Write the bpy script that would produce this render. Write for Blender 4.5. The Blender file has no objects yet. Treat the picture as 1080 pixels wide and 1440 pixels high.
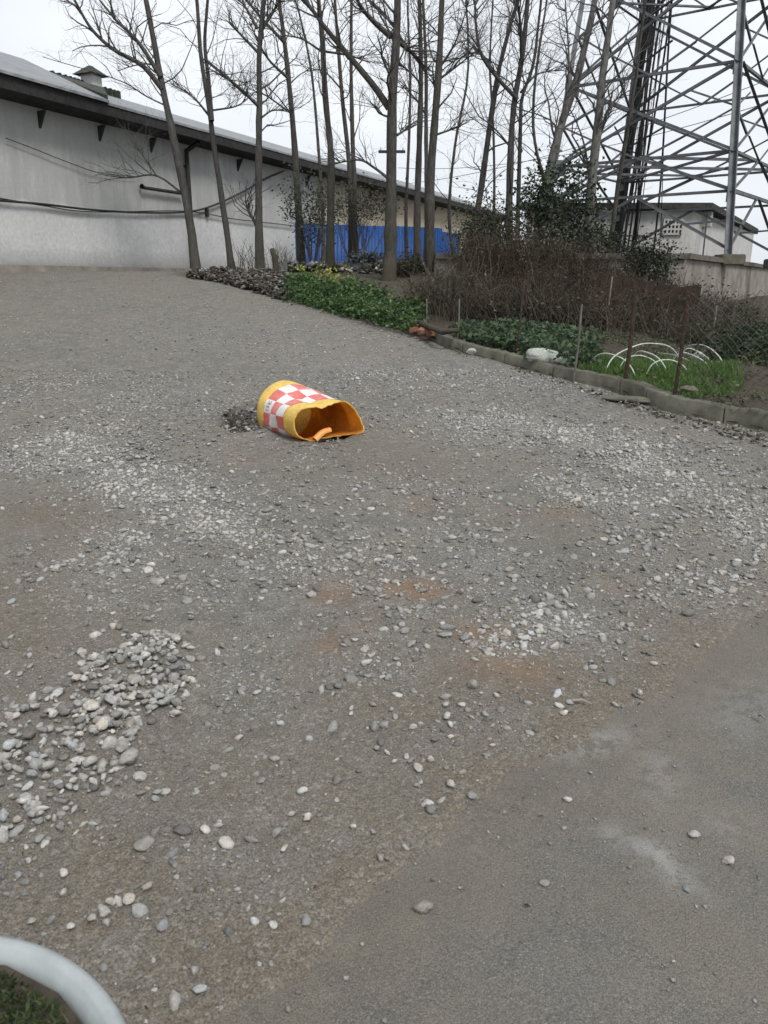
import bpy, bmesh, math, random
import numpy as np
from mathutils import Vector, Matrix

scn = bpy.context.scene
COL = scn.collection
R = math.radians
rng = np.random.default_rng(7)
random.seed(7)

# ------------------------------------------------------------------ camera, light, exposure
CAM_H = 1.5
F_PX = 1100.0                       # focal length in photo pixels (photo 1080 x 1440)
PITCH = 16.46
cam_d = bpy.data.cameras.new("camera")
cam = bpy.data.objects.new("camera", cam_d); COL.objects.link(cam)
cam.location = (0, 0, CAM_H)
cam.rotation_euler = (R(90 - PITCH), 0, 0)
cam_d.sensor_fit = 'VERTICAL'; cam_d.sensor_height = 24.0
cam_d.lens = 24.0 * F_PX / 1440.0
cam_d.clip_start = 0.05; cam_d.clip_end = 3000
cam_d.dof.use_dof = True; cam_d.dof.focus_distance = 6.5; cam_d.dof.aperture_fstop = 5.5
scn.camera = cam

SUN_EL, SUN_ROT = 52, 150
w = bpy.data.worlds.new("World"); scn.world = w; w.use_nodes = True
nt = w.node_tree; nt.nodes.clear()
out = nt.nodes.new('ShaderNodeOutputWorld'); bg = nt.nodes.new('ShaderNodeBackground')
sky = nt.nodes.new('ShaderNodeTexSky'); sky.sky_type = 'NISHITA'; sky.sun_disc = False
sky.sun_elevation = R(SUN_EL); sky.sun_rotation = R(SUN_ROT)
sky.air_density = 1.0; sky.dust_density = 3.0; sky.ozone_density = 1.0
tc = nt.nodes.new('ShaderNodeTexCoord')
mp = nt.nodes.new('ShaderNodeMapping'); mp.inputs['Scale'].default_value = (1.0, 1.0, 2.2)
nz = nt.nodes.new('ShaderNodeTexNoise'); nz.inputs['Scale'].default_value = 1.7; nz.inputs['Detail'].default_value = 5
rp = nt.nodes.new('ShaderNodeValToRGB')
rp.color_ramp.elements[0].position = 0.3; rp.color_ramp.elements[0].color = (4.4, 4.75, 5.15, 1)
rp.color_ramp.elements[1].position = 0.7; rp.color_ramp.elements[1].color = (6.2, 6.4, 6.6, 1)
mx = nt.nodes.new('ShaderNodeMix'); mx.data_type = 'RGBA'; mx.inputs[0].default_value = 0.93
nt.links.new(tc.outputs['Generated'], mp.inputs['Vector']); nt.links.new(mp.outputs[0], nz.inputs['Vector'])
nt.links.new(nz.outputs[0], rp.inputs[0])
nt.links.new(sky.outputs[0], mx.inputs[6]); nt.links.new(rp.outputs[0], mx.inputs[7])
nt.links.new(mx.outputs[2], bg.inputs[0]); bg.inputs[1].default_value = 0.1
nt.links.new(bg.outputs[0], out.inputs[0])

sl = bpy.data.lights.new("sun", 'SUN'); sl.energy = 1.5; sl.angle = R(15); sl.color = (1, .97, .93)
so = bpy.data.objects.new("sun", sl); COL.objects.link(so)
so.rotation_euler = Vector((math.sin(R(SUN_ROT)) * math.cos(R(SUN_EL)), math.cos(R(SUN_ROT)) * math.cos(R(SUN_EL)), math.sin(R(SUN_EL)))).to_track_quat('Z', 'Y').to_euler()
so.location = (0, 0, 30)
scn.view_settings.view_transform = 'Standard'; scn.view_settings.look = 'None'
scn.view_settings.gamma = 1.0; scn.view_settings.use_curve_mapping = False
scn.view_settings.exposure = 0.72

# ------------------------------------------------------------------ photo pixel <-> world
TH = R(PITCH); CT, ST = math.cos(TH), math.sin(TH)
def ray(px, py):
    v = 720.0 - py
    return (px - 540.0, F_PX * CT + v * ST, -F_PX * ST + v * CT)
def at(px, py, Y):
    d = ray(px, py); t = Y / d[1]
    return Vector((d[0] * t, Y, CAM_H + d[2] * t))
def to_px(x, y, z):
    zz = z - CAM_H
    dep = y * CT - zz * ST; up = y * ST + zz * CT
    return 540 + F_PX * x / dep, 720 - F_PX * up / dep, dep

# ------------------------------------------------------------------ noise and terrain
def _hash(ix, iy, s):
    n = (ix.astype(np.int64) * 374761393 + iy.astype(np.int64) * 668265263 + s * 974711) & 0x7fffffff
    n = ((n ^ (n >> 13)) * 1274126177) & 0x7fffffff
    return ((n ^ (n >> 16)) & 0xffff) / 65535.0
def vnoise(x, y, sc, s=0):
    x = np.asarray(x, float) / sc; y = np.asarray(y, float) / sc
    ix = np.floor(x); iy = np.floor(y); fx = x - ix; fy = y - iy
    fx = fx * fx * (3 - 2 * fx); fy = fy * fy * (3 - 2 * fy)
    a = _hash(ix, iy, s); b = _hash(ix + 1, iy, s); c = _hash(ix, iy + 1, s); d = _hash(ix + 1, iy + 1, s)
    return (a + (b - a) * fx) * (1 - fy) + (c + (d - c) * fx) * fy - 0.5
def sstep(a, b, x):
    t = np.clip((np.asarray(x, float) - a) / (b - a), 0, 1); return t * t * (3 - 2 * t)
def splus(x, k):
    x = np.asarray(x, float) / k
    return np.where(x > 30, x, np.log1p(np.exp(np.minimum(x, 30)))) * k
def h0(x, y):
    r = 0.112 * splus(np.asarray(y, float) - 6.0, 1.2)
    r = 1.78 - splus(1.78 - r, 0.12)
    return r * (1 - 0.5 * sstep(2.2, 5.5, x) * sstep(6, 10, y))
def hit(px, py, off=0.0):
    d = ray(px, py); lo = None; Y = 0.8
    while Y < 120:
        t = Y / d[1]
        if CAM_H + d[2] * t < float(h0(d[0] * t, Y)) + off: break
        Y *= 1.01
    t = Y / d[1]
    return Vector((d[0] * t, Y, float(h0(d[0] * t, Y)) + off))

HOLE = hit(351, 590)
BED0, BED1 = hit(470, 612), hit(400, 600)
PILE_PX = [(185, 970, 75, 48), (95, 1050, 95, 62), (25, 1120, 70, 60), (220, 925, 42, 28), (130, 1085, 60, 35)]
def pile_mask(px, py):
    m = 0
    for cx, cy, rx, ry in PILE_PX:
        q = ((px - cx) / rx) ** 2 + ((py - cy) / ry) ** 2
        m = np.maximum(m, np.clip(1.75 - q, 0, 1.3) / 1.3)
    return np.clip(m * 1.35, 0, 1)
BND_PX = [(1500, 640), (1250, 762), (1080, 853), (1035, 872), (985, 906), (930, 950), (870, 985), (800, 1040), (740, 1092),
          (640, 1150), (560, 1215), (470, 1295), (380, 1372), (300, 1440), (180, 1560)]
BND = [Vector(hit(a, b)) for a, b in BND_PX]
def asphalt_side(x, y):
    """> 0 on the old asphalt, metres past the ragged edge (roughly)"""
    bx = np.array([p.x for p in BND])[::-1]; by = np.array([p.y for p in BND])[::-1]
    return np.interp(x, bx, by) - y
def h(x, y):
    x = np.asarray(x, float); y = np.asarray(y, float)
    z = h0(x, y)
    px, py, dep = to_px(x, np.maximum(y, .3), z)
    z = z + 0.022 * pile_mask(px, py) * (y < 5) * (dep > .2)
    calm = 1 - np.exp(-((x - BED0.x) ** 2 + (y - BED0.y) ** 2) / .5 ** 2)
    z = z + calm * (0.05 * vnoise(x, y, 1.7, 1) * sstep(3, 6, y) + 0.018 * vnoise(x, y, .45, 2) + 0.009 * vnoise(x, y, .13, 3)) + .005 * vnoise(x, y, .05, 9) - .02 * (1 - calm)
    hx = (x - HOLE.x); hy = (y - HOLE.y)
    q = (hx / .21) ** 2 + (hy / .42) ** 2 + .9 * vnoise(x, y, .12, 4) + .8 * vnoise(x, y, .05, 14)
    z = z - (0.34 + .10 * vnoise(x, y, .07, 15) + .06 * vnoise(x, y, .04, 16)) * np.clip(1.3 - q, 0, 1) ** .7
    z = z + 0.03 * np.exp(-(np.sqrt(np.maximum(q, 0)) - 1.35) ** 2 * 8)
    mx_, my_ = (BED0.x + BED1.x) / 2 + .02, BED0.y + .31
    u = (x - mx_) * -.46 + (y - my_) * .88; w_ = (x - mx_) * .88 + (y - my_) * .46
    z = z - (.03 + .40 * np.clip((u + .38) / .75, 0, 1)) * np.clip(2.5 * (1 - np.abs(u / .53) ** 4 - (w_ / .27) ** 2), 0, 1)
    a = asphalt_side(x, y)
    z = z - 0.05 * sstep(-.12, .34, a + .12 * vnoise(x, y, .3, 17))          # dirt thins out over the asphalt, which lies below
    return z

# ------------------------------------------------------------------ materials
def new_mat(name):
    m = bpy.data.materials.new(name); m.use_nodes = True
    n = m.node_tree; b = n.nodes['Principled BSDF']; return m, n, b
def N(nt, t, **k):
    n = nt.nodes.new('ShaderNode' + t)
    for a, v in k.items():
        if a in n.inputs: n.inputs[a].default_value = v
        else: setattr(n, a, v)
    return n
def ramp(nt, fac, stops):
    r = nt.nodes.new('ShaderNodeValToRGB'); e = r.color_ramp.elements
    while len(e) < len(stops): e.new(.5)
    for i, (p, c) in enumerate(stops):
        e[i].position = p; e[i].color = (c[0], c[1], c[2], 1) if not isinstance(c, (int, float)) else (c, c, c, 1)
    nt.links.new(fac, r.inputs[0]); return r.outputs[0]
def mix(nt, fac, a, b, mode='MIX'):
    m = nt.nodes.new('ShaderNodeMix'); m.data_type = 'RGBA'; m.blend_type = mode
    for ix, v in ((0, fac), (6, a), (7, b)):
        sock = m.inputs[ix]
        if hasattr(v, 'is_linked'): nt.links.new(v, sock)
        elif isinstance(v, (int, float)): sock.default_value = v if ix == 0 else (v, v, v, 1)
        else: sock.default_value = (*v, 1)
    return m.outputs[2]
def math_n(nt, op, a, b=0.0, clamp=False):
    m = nt.nodes.new('ShaderNodeMath'); m.operation = op; m.use_clamp = clamp
    for s, v in ((m.inputs[0], a), (m.inputs[1], b)):
        if hasattr(v, 'is_linked'): nt.links.new(v, s)
        else: s.default_value = v
    return m.outputs[0]
def coords(nt, scale=(1, 1, 1), kind='Object'):
    t = nt.nodes.new('ShaderNodeTexCoord'); m = nt.nodes.new('ShaderNodeMapping')
    m.inputs['Scale'].default_value = scale
    nt.links.new(t.outputs[kind], m.inputs[0]); return m.outputs[0]
def noise(nt, vec, scale, detail=4, rough=.55):
    n = N(nt, 'TexNoise', Scale=scale, Detail=detail, Roughness=rough); nt.links.new(vec, n.inputs['Vector']); return n.outputs[0]
def bump(nt, b, height, dist=.01, strength=1.0):
    n = nt.nodes.new('ShaderNodeBump'); n.inputs['Distance'].default_value = dist; n.inputs['Strength'].default_value = strength
    nt.links.new(height, n.inputs['Height']); nt.links.new(n.outputs[0], b.inputs['Normal'])
def attr(nt, name):
    a = nt.nodes.new('ShaderNodeAttribute'); a.attribute_name = name; return a
def simple(name, c1, c2, scale=8, rough=.7, metal=0, bmp=.004, detail=5, stretch=(1, 1, 1), spec=.3, coord='Object'):
    m, n, b = new_mat(name)
    v = coords(n, stretch, coord); f = noise(n, v, scale, detail, .65)
    c = ramp(n, f, [(.3, c1), (.7, c2)])
    n.links.new(c, b.inputs['Base Color']); b.inputs['Roughness'].default_value = rough
    b.inputs['Metallic'].default_value = metal; b.inputs['Specular IOR Level'].default_value = spec
    if bmp: bump(n, b, noise(n, v, scale * 3, 4), bmp)
    return m
def tinted(name, rough=.8, scale=20, amt=.5, bmp=.003, spec=.25, trans=0):
    """colour attribute 'tint' x noise"""
    m, n, b = new_mat(name)
    a = attr(n, 'tint'); v = coords(n)
    f = ramp(n, noise(n, v, scale, 4, .65), [(.25, 1 - amt), (.75, 1 + amt * .5)])
    c = mix(n, 1.0, a.outputs['Color'], f, 'MULTIPLY')
    n.links.new(c, b.inputs['Base Color']); b.inputs['Roughness'].default_value = rough
    b.inputs['Specular IOR Level'].default_value = spec
    if bmp: bump(n, b, noise(n, v, scale * 2.5, 3), bmp)
    if trans:
        t = n.nodes.new('ShaderNodeBsdfTranslucent'); n.links.new(c, t.inputs[0])
        ms = n.nodes.new('ShaderNodeMixShader'); ms.inputs[0].default_value = trans
        n.links.new(b.outputs[0], ms.inputs[1]); n.links.new(t.outputs[0], ms.inputs[2])
        n.links.new(ms.outputs[0], n.nodes['Material Output'].inputs[0])
    return m

def ground_material():
    m, n, b = new_mat('gravel_ground')
    v = coords(n)
    big = noise(n, v, .9, 5, .6); mid = noise(n, v, 5, 5, .65); fine = noise(n, v, 38, 5, .7); grit = noise(n, v, 170, 3, .7)
    pale = attr(n, 'pale').outputs['Fac']; clay = attr(n, 'clay').outputs['Fac']; dirt = attr(n, 'dirt').outputs['Fac']; soil = attr(n, 'soil').outputs['Fac']
    spk = noise(n, v, 420, 2, .8)
    c = ramp(n, mid, [(.28, (.112, .105, .089)), (.5, (.162, .154, .134)), (.72, (.226, .216, .192))])
    c = mix(n, ramp(n, big, [(.38, 0), (.62, .7)]), c, (.195, .172, .142))
    c = mix(n, math_n(n, 'MULTIPLY', dirt, .95), c, ramp(n, fine, [(.3, (.118, .098, .072)), (.7, (.198, .169, .130))]))
    # fine chippings: cells of their own tone
    vo = N(n, 'TexVoronoi', Scale=85.0); n.links.new(v, vo.inputs['Vector'])
    vo2 = N(n, 'TexVoronoi', Scale=190.0); n.links.new(v, vo2.inputs['Vector'])
    sep = N(n, 'SeparateColor'); n.links.new(vo.outputs['Color'], sep.inputs[0])
    chip = ramp(n, sep.outputs[0], [(.0, (.06, .058, .055)), (.55, (.16, .157, .15)), (.8, (.27, .265, .255)), (1, (.46, .45, .43))])
    sep2 = N(n, 'SeparateColor'); n.links.new(vo2.outputs['Color'], sep2.inputs[0])
    chip2 = ramp(n, sep2.outputs[1], [(.0, (.05, .048, .045)), (.6, (.13, .126, .12)), (1, (.30, .29, .28))])
    ncover = ramp(n, math_n(n, 'ADD', sep.outputs[2], math_n(n, 'MULTIPLY', mid, .5)), [(.62, 0), (.78, 1)])
    cov = math_n(n, 'MULTIPLY', ncover, math_n(n, 'ADD', math_n(n, 'MULTIPLY', pale, .75), .22), True)
    c = mix(n, .16, c, chip2)
    c = mix(n, cov, c, chip)
    vo3 = N(n, 'TexVoronoi', Scale=36.0); n.links.new(v, vo3.inputs['Vector'])
    sep3 = N(n, 'SeparateColor'); n.links.new(vo3.outputs['Color'], sep3.inputs[0])
    chip3 = ramp(n, sep3.outputs[0], [(0, (.055, .052, .047)), (.45, (.13, .124, .112)), (.8, (.25, .24, .22)), (1, (.42, .41, .385))])
    gy_ = N(n, 'SeparateXYZ'); n.links.new(v, gy_.inputs[0])
    far = ramp(n, math_n(n, 'DIVIDE', gy_.outputs[1], 10.0), [(.42, 0), (.75, 1)])
    c3 = ramp(n, math_n(n, 'ADD', sep3.outputs[1], math_n(n, 'MULTIPLY', math_n(n, 'SUBTRACT', mid, .5), .8)), [(.50, 0), (.66, .55)])
    c = mix(n, math_n(n, 'MULTIPLY', math_n(n, 'MULTIPLY', c3, far), math_n(n, 'SUBTRACT', .75, math_n(n, 'MULTIPLY', dirt, .7)), True), c, chip3)
    c = mix(n, math_n(n, 'MULTIPLY', pale, .25), c, (.30, .292, .275))
    c = mix(n, 1.0, c, ramp(n, grit, [(.25, .38), (.5, .98), (.75, 1.6)]), 'MULTIPLY')
    c = mix(n, .8, c, ramp(n, spk, [(.3, .7), (.5, 1), (.7, 1.25)]), 'MULTIPLY')
    cl = math_n(n, 'MULTIPLY', clay, ramp(n, fine, [(.30, .18), (.6, .95)]), True)
    c = mix(n, cl, c, ramp(n, mid, [(.3, (.17, .098, .05)), (.7, (.24, .145, .085))]))
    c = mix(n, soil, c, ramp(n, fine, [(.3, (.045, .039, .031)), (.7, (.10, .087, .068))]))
    n.links.new(c, b.inputs['Base Color']); b.inputs['Roughness'].default_value = .95; b.inputs['Specular IOR Level'].default_value = .15
    hh = math_n(n, 'ADD', math_n(n, 'MULTIPLY', fine, .8), math_n(n, 'MULTIPLY', grit, .35))
    hh = math_n(n, 'ADD', hh, math_n(n, 'MULTIPLY', math_n(n, 'SUBTRACT', 1, vo.outputs['Distance']), .35))
    bump(n, b, hh, .010, 1.0)
    return m

def asphalt_material():
    m, n, b = new_mat('old_asphalt')
    v = coords(n)
    big = noise(n, v, 1.6, 5, .6); mid = noise(n, v, 9, 5, .7); fine = noise(n, v, 120, 4, .7)
    vo = N(n, 'TexVoronoi', Scale=290.0); n.links.new(v, vo.inputs['Vector'])
    sep = N(n, 'SeparateColor'); n.links.new(vo.outputs['Color'], sep.inputs[0])
    c = ramp(n, sep.outputs[0], [(0, (.092, .088, .08)), (.6, (.158, .152, .14)), (.88, (.17, .165, .153)), (1, (.30, .29, .27))])
    c = mix(n, ramp(n, mid, [(.35, .05), (.7, .55)]), c, (.165, .16, .15))
    c = mix(n, ramp(n, big, [(.42, 0), (.62, .75)]), c, (.185, .168, .145))
    g1 = noise(n, v, 190, 3, .75); g2 = noise(n, v, 430, 2, .8)
    c = mix(n, 1.0, c, ramp(n, g1, [(.28, .55), (.5, 1), (.74, 1.5)]), 'MULTIPLY')
    c = mix(n, .9, c, ramp(n, g2, [(.3, .6), (.5, 1), (.7, 1.4)]), 'MULTIPLY')
    patch = attr(n, 'chalk').outputs['Fac']; earth = attr(n, 'earth').outputs['Fac']
    c = mix(n, math_n(n, 'MULTIPLY', earth, ramp(n, mid, [(.3, .3), (.6, .9)])), c, mix(n, 1.0, ramp(n, mid, [(.3, (.122, .106, .083)), (.7, (.195, .172, .138))]), ramp(n, g1, [(.25, .45), (.5, .98), (.75, 1.5)]), 'MULTIPLY'))
    pk = math_n(n, 'MULTIPLY', patch, ramp(n, noise(n, v, 14, 6, .75), [(.44, 0), (.54, 1)]), True)
    c = mix(n, math_n(n, 'MULTIPLY', pk, .65), c, (.36, .355, .34))
    n.links.new(c, b.inputs['Base Color']); b.inputs['Roughness'].default_value = .85; b.inputs['Specular IOR Level'].default_value = .25
    hgt = math_n(n, 'ADD', fine, math_n(n, 'MULTIPLY', vo.outputs['Distance'], -.8))
    bump(n, b, hgt, .004, 1.0)
    return m

def stone_material():
    m, n, b = new_mat('river_stone')
    a = attr(n, 'tint'); oi = n.nodes.new('ShaderNodeObjectInfo')
    v = n.nodes.new('ShaderNodeNewGeometry').outputs['Position']
    f = ramp(n, noise(n, v, 90, 5, .7), [(.25, .62), (.7, 1.15)])
    c = mix(n, 1.0, a.outputs['Color'], f, 'MULTIPLY')
    c = mix(n, 1.0, c, oi.outputs['Color'], 'MULTIPLY')
    c = mix(n, ramp(n, noise(n, v, 35, 5, .7), [(.46, 0), (.68, .5)]), c, (.165, .147, .122))
    n.links.new(c, b.inputs['Base Color']); b.inputs['Roughness'].default_value = .88; b.inputs['Specular IOR Level'].default_value = .2
    bump(n, b, noise(n, v, 160, 4), .004)
    return m

def plaster_material(name, streak_dark, base_hi, base_lo, seam):
    m, n, b = new_mat(name)
    g = n.nodes.new('ShaderNodeNewGeometry'); sx = N(n, 'SeparateXYZ'); n.links.new(g.outputs['Position'], sx.inputs[0])
    v = coords(n)
    vs = coords(n, (1, 1, .13))
    st = noise(n, vs, 2.6, 6, .65); blot = noise(n, v, .7, 6, .65); fine = noise(n, v, 9, 6, .7)
    up = mix(n, ramp(n, st, [(.36, .62), (.58, 0)]), base_hi, streak_dark)
    up = mix(n, ramp(n, blot, [(.38, 0), (.62, .8)]), up, tuple(q * .78 for q in base_hi))
    lo = mix(n, ramp(n, blot, [(.4, 0), (.66, .65)]), base_lo, tuple(q * .8 for q in base_lo))
    lo = mix(n, ramp(n, st, [(.28, .25), (.45, 0)]), lo, streak_dark)
    zz = math_n(n, 'ADD', sx.outputs[2], math_n(n, 'MULTIPLY', blot, .35))
    f = ramp(n, math_n(n, 'SUBTRACT', zz, seam - .5 + .17), [(.46, 0), (.54, 1)])
    c = mix(n, f, lo, up)
    # splash dirt along the foot
    zd = math_n(n, 'ADD', sx.outputs[2], math_n(n, 'MULTIPLY', math_n(n, 'SUBTRACT', fine, .5), .5))
    fd = ramp(n, math_n(n, 'SUBTRACT', zd, 1.75), [(.02, 1), (.12, .9), (.3, .5), (.75, 0)])
    c = mix(n, math_n(n, 'MULTIPLY', fd, .8), c, (.12, .115, .10))
    c = mix(n, ramp(n, fine, [(.38, .42), (.6, 0)]), c, tuple(q * .6 for q in base_lo))
    n.links.new(c, b.inputs['Base Color']); b.inputs['Roughness'].default_value = .9; b.inputs['Specular IOR Level'].default_value = .15
    bump(n, b, fine, .01)
    return m

def bark_material(name, dark, light, moss):
    m, n, b = new_mat(name)
    v = coords(n, (1, 1, .25)); f = noise(n, v, 22, 6, .7)
    c = ramp(n, f, [(.3, dark), (.7, light)])
    g = n.nodes.new('ShaderNodeNewGeometry'); sx = N(n, 'SeparateXYZ'); n.links.new(g.outputs['Position'], sx.inputs[0])
    v2 = coords(n); bl = noise(n, v2, 2.2, 5)
    low = ramp(n, math_n(n, 'DIVIDE', math_n(n, 'ADD', sx.outputs[2], math_n(n, 'MULTIPLY', bl, 2.0)), 7.0), [(.35, 1), (.75, .12)])
    c = mix(n, math_n(n, 'MULTIPLY', low, ramp(n, bl, [(.35, .25), (.65, .85)])), c, moss)
    n.links.new(c, b.inputs['Base Color']); b.inputs['Roughness'].default_value = .9; b.inputs['Specular IOR Level'].default_value = .15
    bump(n, b, f, .02)
    return m

def roof_material():
    m, n, b = new_mat('roof_sheets')
    v = coords(n); wv = N(n, 'TexWave', Scale=1.6, Distortion=.3); wv.wave_type = 'BANDS'; wv.bands_direction = 'X'
    n.links.new(v, wv.inputs['Vector'])
    c = ramp(n, noise(n, v, 1.5, 6, .7), [(.3, (.19, .20, .21)), (.7, (.33, .34, .35))])
    c = mix(n, ramp(n, noise(n, v, 6, 5, .7), [(.52, 0), (.7, .6)]), c, (.10, .10, .095))
    n.links.new(c, b.inputs['Base Color']); b.inputs['Roughness'].default_value = .75
    bump(n, b, wv.outputs['Fac'], .05)
    return m

M = {}
M['ground'] = ground_material(); M['asphalt'] = asphalt_material(); M['stone'] = stone_material()
M['plaster'] = plaster_material('grey_plaster', (.27, .272, .265), (.49, .495, .48), (.60, .605, .60), 3.65)
M['cream'] = plaster_material('cream_plaster', (.32, .28, .21), (.50, .44, .34), (.50, .45, .36), 3.0)
M['hut'] = plaster_material('hut_plaster', (.36, .355, .34), (.58, .575, .56), (.56, .555, .54), 2.5)
M['retain'] = simple('stained_concrete', (.15, .135, .115), (.33, .30, .26), 1.6, .9, 0, .01, 7)
M['concrete'] = simple('kerb_concrete', (.075, .073, .055), (.165, .155, .122), 5, .92, 0, .008, 7)
M['roof'] = roof_material()
M['dark_timber'] = simple('dark_timber', (.018, .018, .019), (.045, .044, .043), 5, .8, 0, .004)
M['moss_roof'] = simple('mossy_roof', (.025, .027, .024), (.07, .07, .062), 5, .95, 0, .02)
M['black_pipe'] = simple('black_pipe', (.012, .012, .013), (.04, .04, .04), 6, .5, 0, .001)
M['bark'] = bark_material('grey_bark', (.03, .029, .028), (.115, .111, .105), (.10, .095, .07))
M['bark_mossy'] = bark_material('mossy_bark', (.031, .029, .026), (.115, .109, .10), (.062, .056, .033))
M['bark_pale'] = bark_material('pale_bark', (.06, .058, .055), (.24, .23, .215), (.12, .12, .1))
M['twig'] = simple('twig_bark', (.05, .048, .046), (.115, .11, .105), 30, .9, 0, 0)
M['steel'] = simple('galvanised_steel', (.12, .127, .135), (.24, .25, .265), 3, .55, .4, .001, 6)
M['steel_dark'] = simple('weathered_steel', (.085, .089, .095), (.19, .196, .207), 3, .6, .25, .001, 6)
M['rust'] = simple('rusty_iron', (.025, .018, .014), (.085, .054, .038), 25, .9, .1, .002)
M['wire'] = simple('dull_wire', (.10, .095, .085), (.2, .19, .17), 10, .6, .5, 0)
M['leaf'] = tinted('leaves', .55, 15, .4, 0, .35, .25)
M['dry'] = tinted('dry_stems', .9, 15, .4, 0, .1)
M['grass'] = tinted('grass_blades', .6, 10, .4, 0, .3, .3)
M['debris'] = tinted('litter', .85, 30, .6, .003, .2)
M['brick'] = simple('red_brick', (.16, .06, .035), (.34, .16, .10), 18, .9, 0, .005)
M['hoop'] = simple('white_plastic_hoop', (.42, .45, .39), (.62, .65, .59), 12, .5, 0, 0)
M['sack'] = simple('woven_sack', (.27, .29, .25), (.52, .54, .48), 25, .8, 0, .012)
M['planter'] = simple('white_glaze', (.27, .29, .285), (.36, .39, .395), 14, .22, 0, 0, 4, (1, 1, 1), .5)
M['soil'] = simple('dark_soil', (.03, .024, .017), (.072, .059, .043), 14, .95, 0, .015, 6)
M['tarp'] = simple('dark_tarp', (.012, .014, .017), (.05, .053, .06), 5, .45, 0, .02, 5, (1, 1, 1), .5)

def flat_mat(name, c, rough=.5, var=.15, sc=14, spec=.4, dirt=None, trans=0):
    m, n, b = new_mat(name); v = coords(n)
    f = ramp(n, noise(n, v, sc, 5, .7), [(.25, tuple(q * (1 - var) for q in c)), (.75, tuple(min(q * (1 + var), 1) for q in c))])
    if dirt is not None:
        f = mix(n, ramp(n, noise(n, v, 7, 7, .78), [(.47, 0), (.68, .75)]), f, dirt)
        f = mix(n, ramp(n, noise(n, coords(n, (1, 1, .2)), 60, 3, .6), [(.60, 0), (.68, .5)]), f, tuple(q * .45 for q in c))
    n.links.new(f, b.inputs['Base Color']); b.inputs['Roughness'].default_value = rough; b.inputs['Specular IOR Level'].default_value = spec
    if trans:
        t = n.nodes.new('ShaderNodeBsdfTranslucent'); n.links.new(f, t.inputs[0]); ms = n.nodes.new('ShaderNodeMixShader'); ms.inputs[0].default_value = trans
        n.links.new(b.outputs[0], ms.inputs[1]); n.links.new(t.outputs[0], ms.inputs[2]); n.links.new(ms.outputs[0], n.nodes['Material Output'].inputs[0])
    return m
M['yellow'] = flat_mat('yellow_plastic', (.93, .64, .15), .45, .12, 10, .4, (.55, .41, .17), .25)
M['orange'] = flat_mat('orange_glow_inside', (.94, .48, .09), .5, .15, 8, .35, (.60, .25, .06), .6)  # orange glow of light through yellow plastic, put into the inside colour
M['red_sheet'] = flat_mat('faded_red_sheeting', (.62, .135, .12), .45, .16, 20, .4, (.6, .34, .29))
M['white_sheet'] = flat_mat('white_sheeting', (.74, .72, .70), .4, .06, 20, .4, (.55, .5, .45))
M['print'] = flat_mat('violet_print', (.30, .12, .22), .5)
M['blue'] = flat_mat('blue_sheet_metal', (.004, .055, .22), .5, .14, 1.2, .3, (.008, .04, .13))
M['white_paint'] = flat_mat('white_paint', (.6, .6, .58), .5)
M['brown_board'] = flat_mat('brown_board', (.042, .028, .022), .85, .35, 6, .2)

# ------------------------------------------------------------------ object helpers
def link(o, parent=None):
    COL.objects.link(o)
    if parent is not None: o.parent = parent
    return o
def mesh_np(name, V, F, mat, parent=None, tint=None, smooth=False, tri=None):
    """V (n,3); F (m,k) or list of arrays of different k"""
    Fs = F if isinstance(F, list) else [F]
    Fs = [np.asarray(f, np.int32) for f in Fs if len(f)]
    me = bpy.data.meshes.new(name)
    V = np.asarray(V, np.float32)
    me.vertices.add(len(V)); me.vertices.foreach_set('co', V.ravel())
    nl = sum(f.size for f in Fs); npoly = sum(len(f) for f in Fs)
    me.loops.add(nl); me.polygons.add(npoly)
    me.loops.foreach_set('vertex_index', np.concatenate([f.ravel() for f in Fs]))
    tot = np.concatenate([np.full(len(f), f.shape[1], np.int32) for f in Fs])
    st = np.concatenate([[0], np.cumsum(tot)[:-1]]).astype(np.int32)
    me.polygons.foreach_set('loop_start', st); me.polygons.foreach_set('loop_total', tot)
    if smooth: me.polygons.foreach_set('use_smooth', np.ones(npoly, bool))
    if tint is not None:
        a = me.color_attributes.new('tint', 'FLOAT_COLOR', 'POINT')
        c = np.ones((len(V), 4), np.float32); c[:, :3] = tint
        a.data.foreach_set('color', c.ravel())
    me.update(calc_edges=True); me.validate()
    for mm in (mat if isinstance(mat, (list, tuple)) else [mat]): me.materials.append(mm)
    return link(bpy.data.objects.new(name, me), parent)
def fattr(o, name, vals):
    a = o.data.attributes.new(name, 'FLOAT', 'POINT'); a.data.foreach_set('value', np.asarray(vals, np.float32))
def bm_obj(name, bm, mat, parent=None, smooth=False):
    bmesh.ops.recalc_face_normals(bm, faces=bm.faces)
    me = bpy.data.meshes.new(name); bm.to_mesh(me); bm.free()
    if smooth:
        for p in me.polygons: p.use_smooth = True
    for mm in (mat if isinstance(mat, (list, tuple)) else [mat]): me.materials.append(mm)
    return link(bpy.data.objects.new(name, me), parent)
def thing(name, label, cat, loc=(0, 0, 0), group=None):
    o = bpy.data.objects.new(name, None); o.empty_display_size = .2; COL.objects.link(o)
    o.location = loc; return tag(o, label, cat, group)
def tag(o, label, cat, group=None):
    o['label'] = label; o['category'] = cat
    if group: o['group'] = group
    return o
def struct(o, label=None):
    o['kind'] = 'structure'
    if label: o['label'] = label
    return o
def stuff(o, label=None, cat=None):
    o['kind'] = 'stuff'
    if label: o['label'] = label
    if cat: o['category'] = cat
    return o
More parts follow.
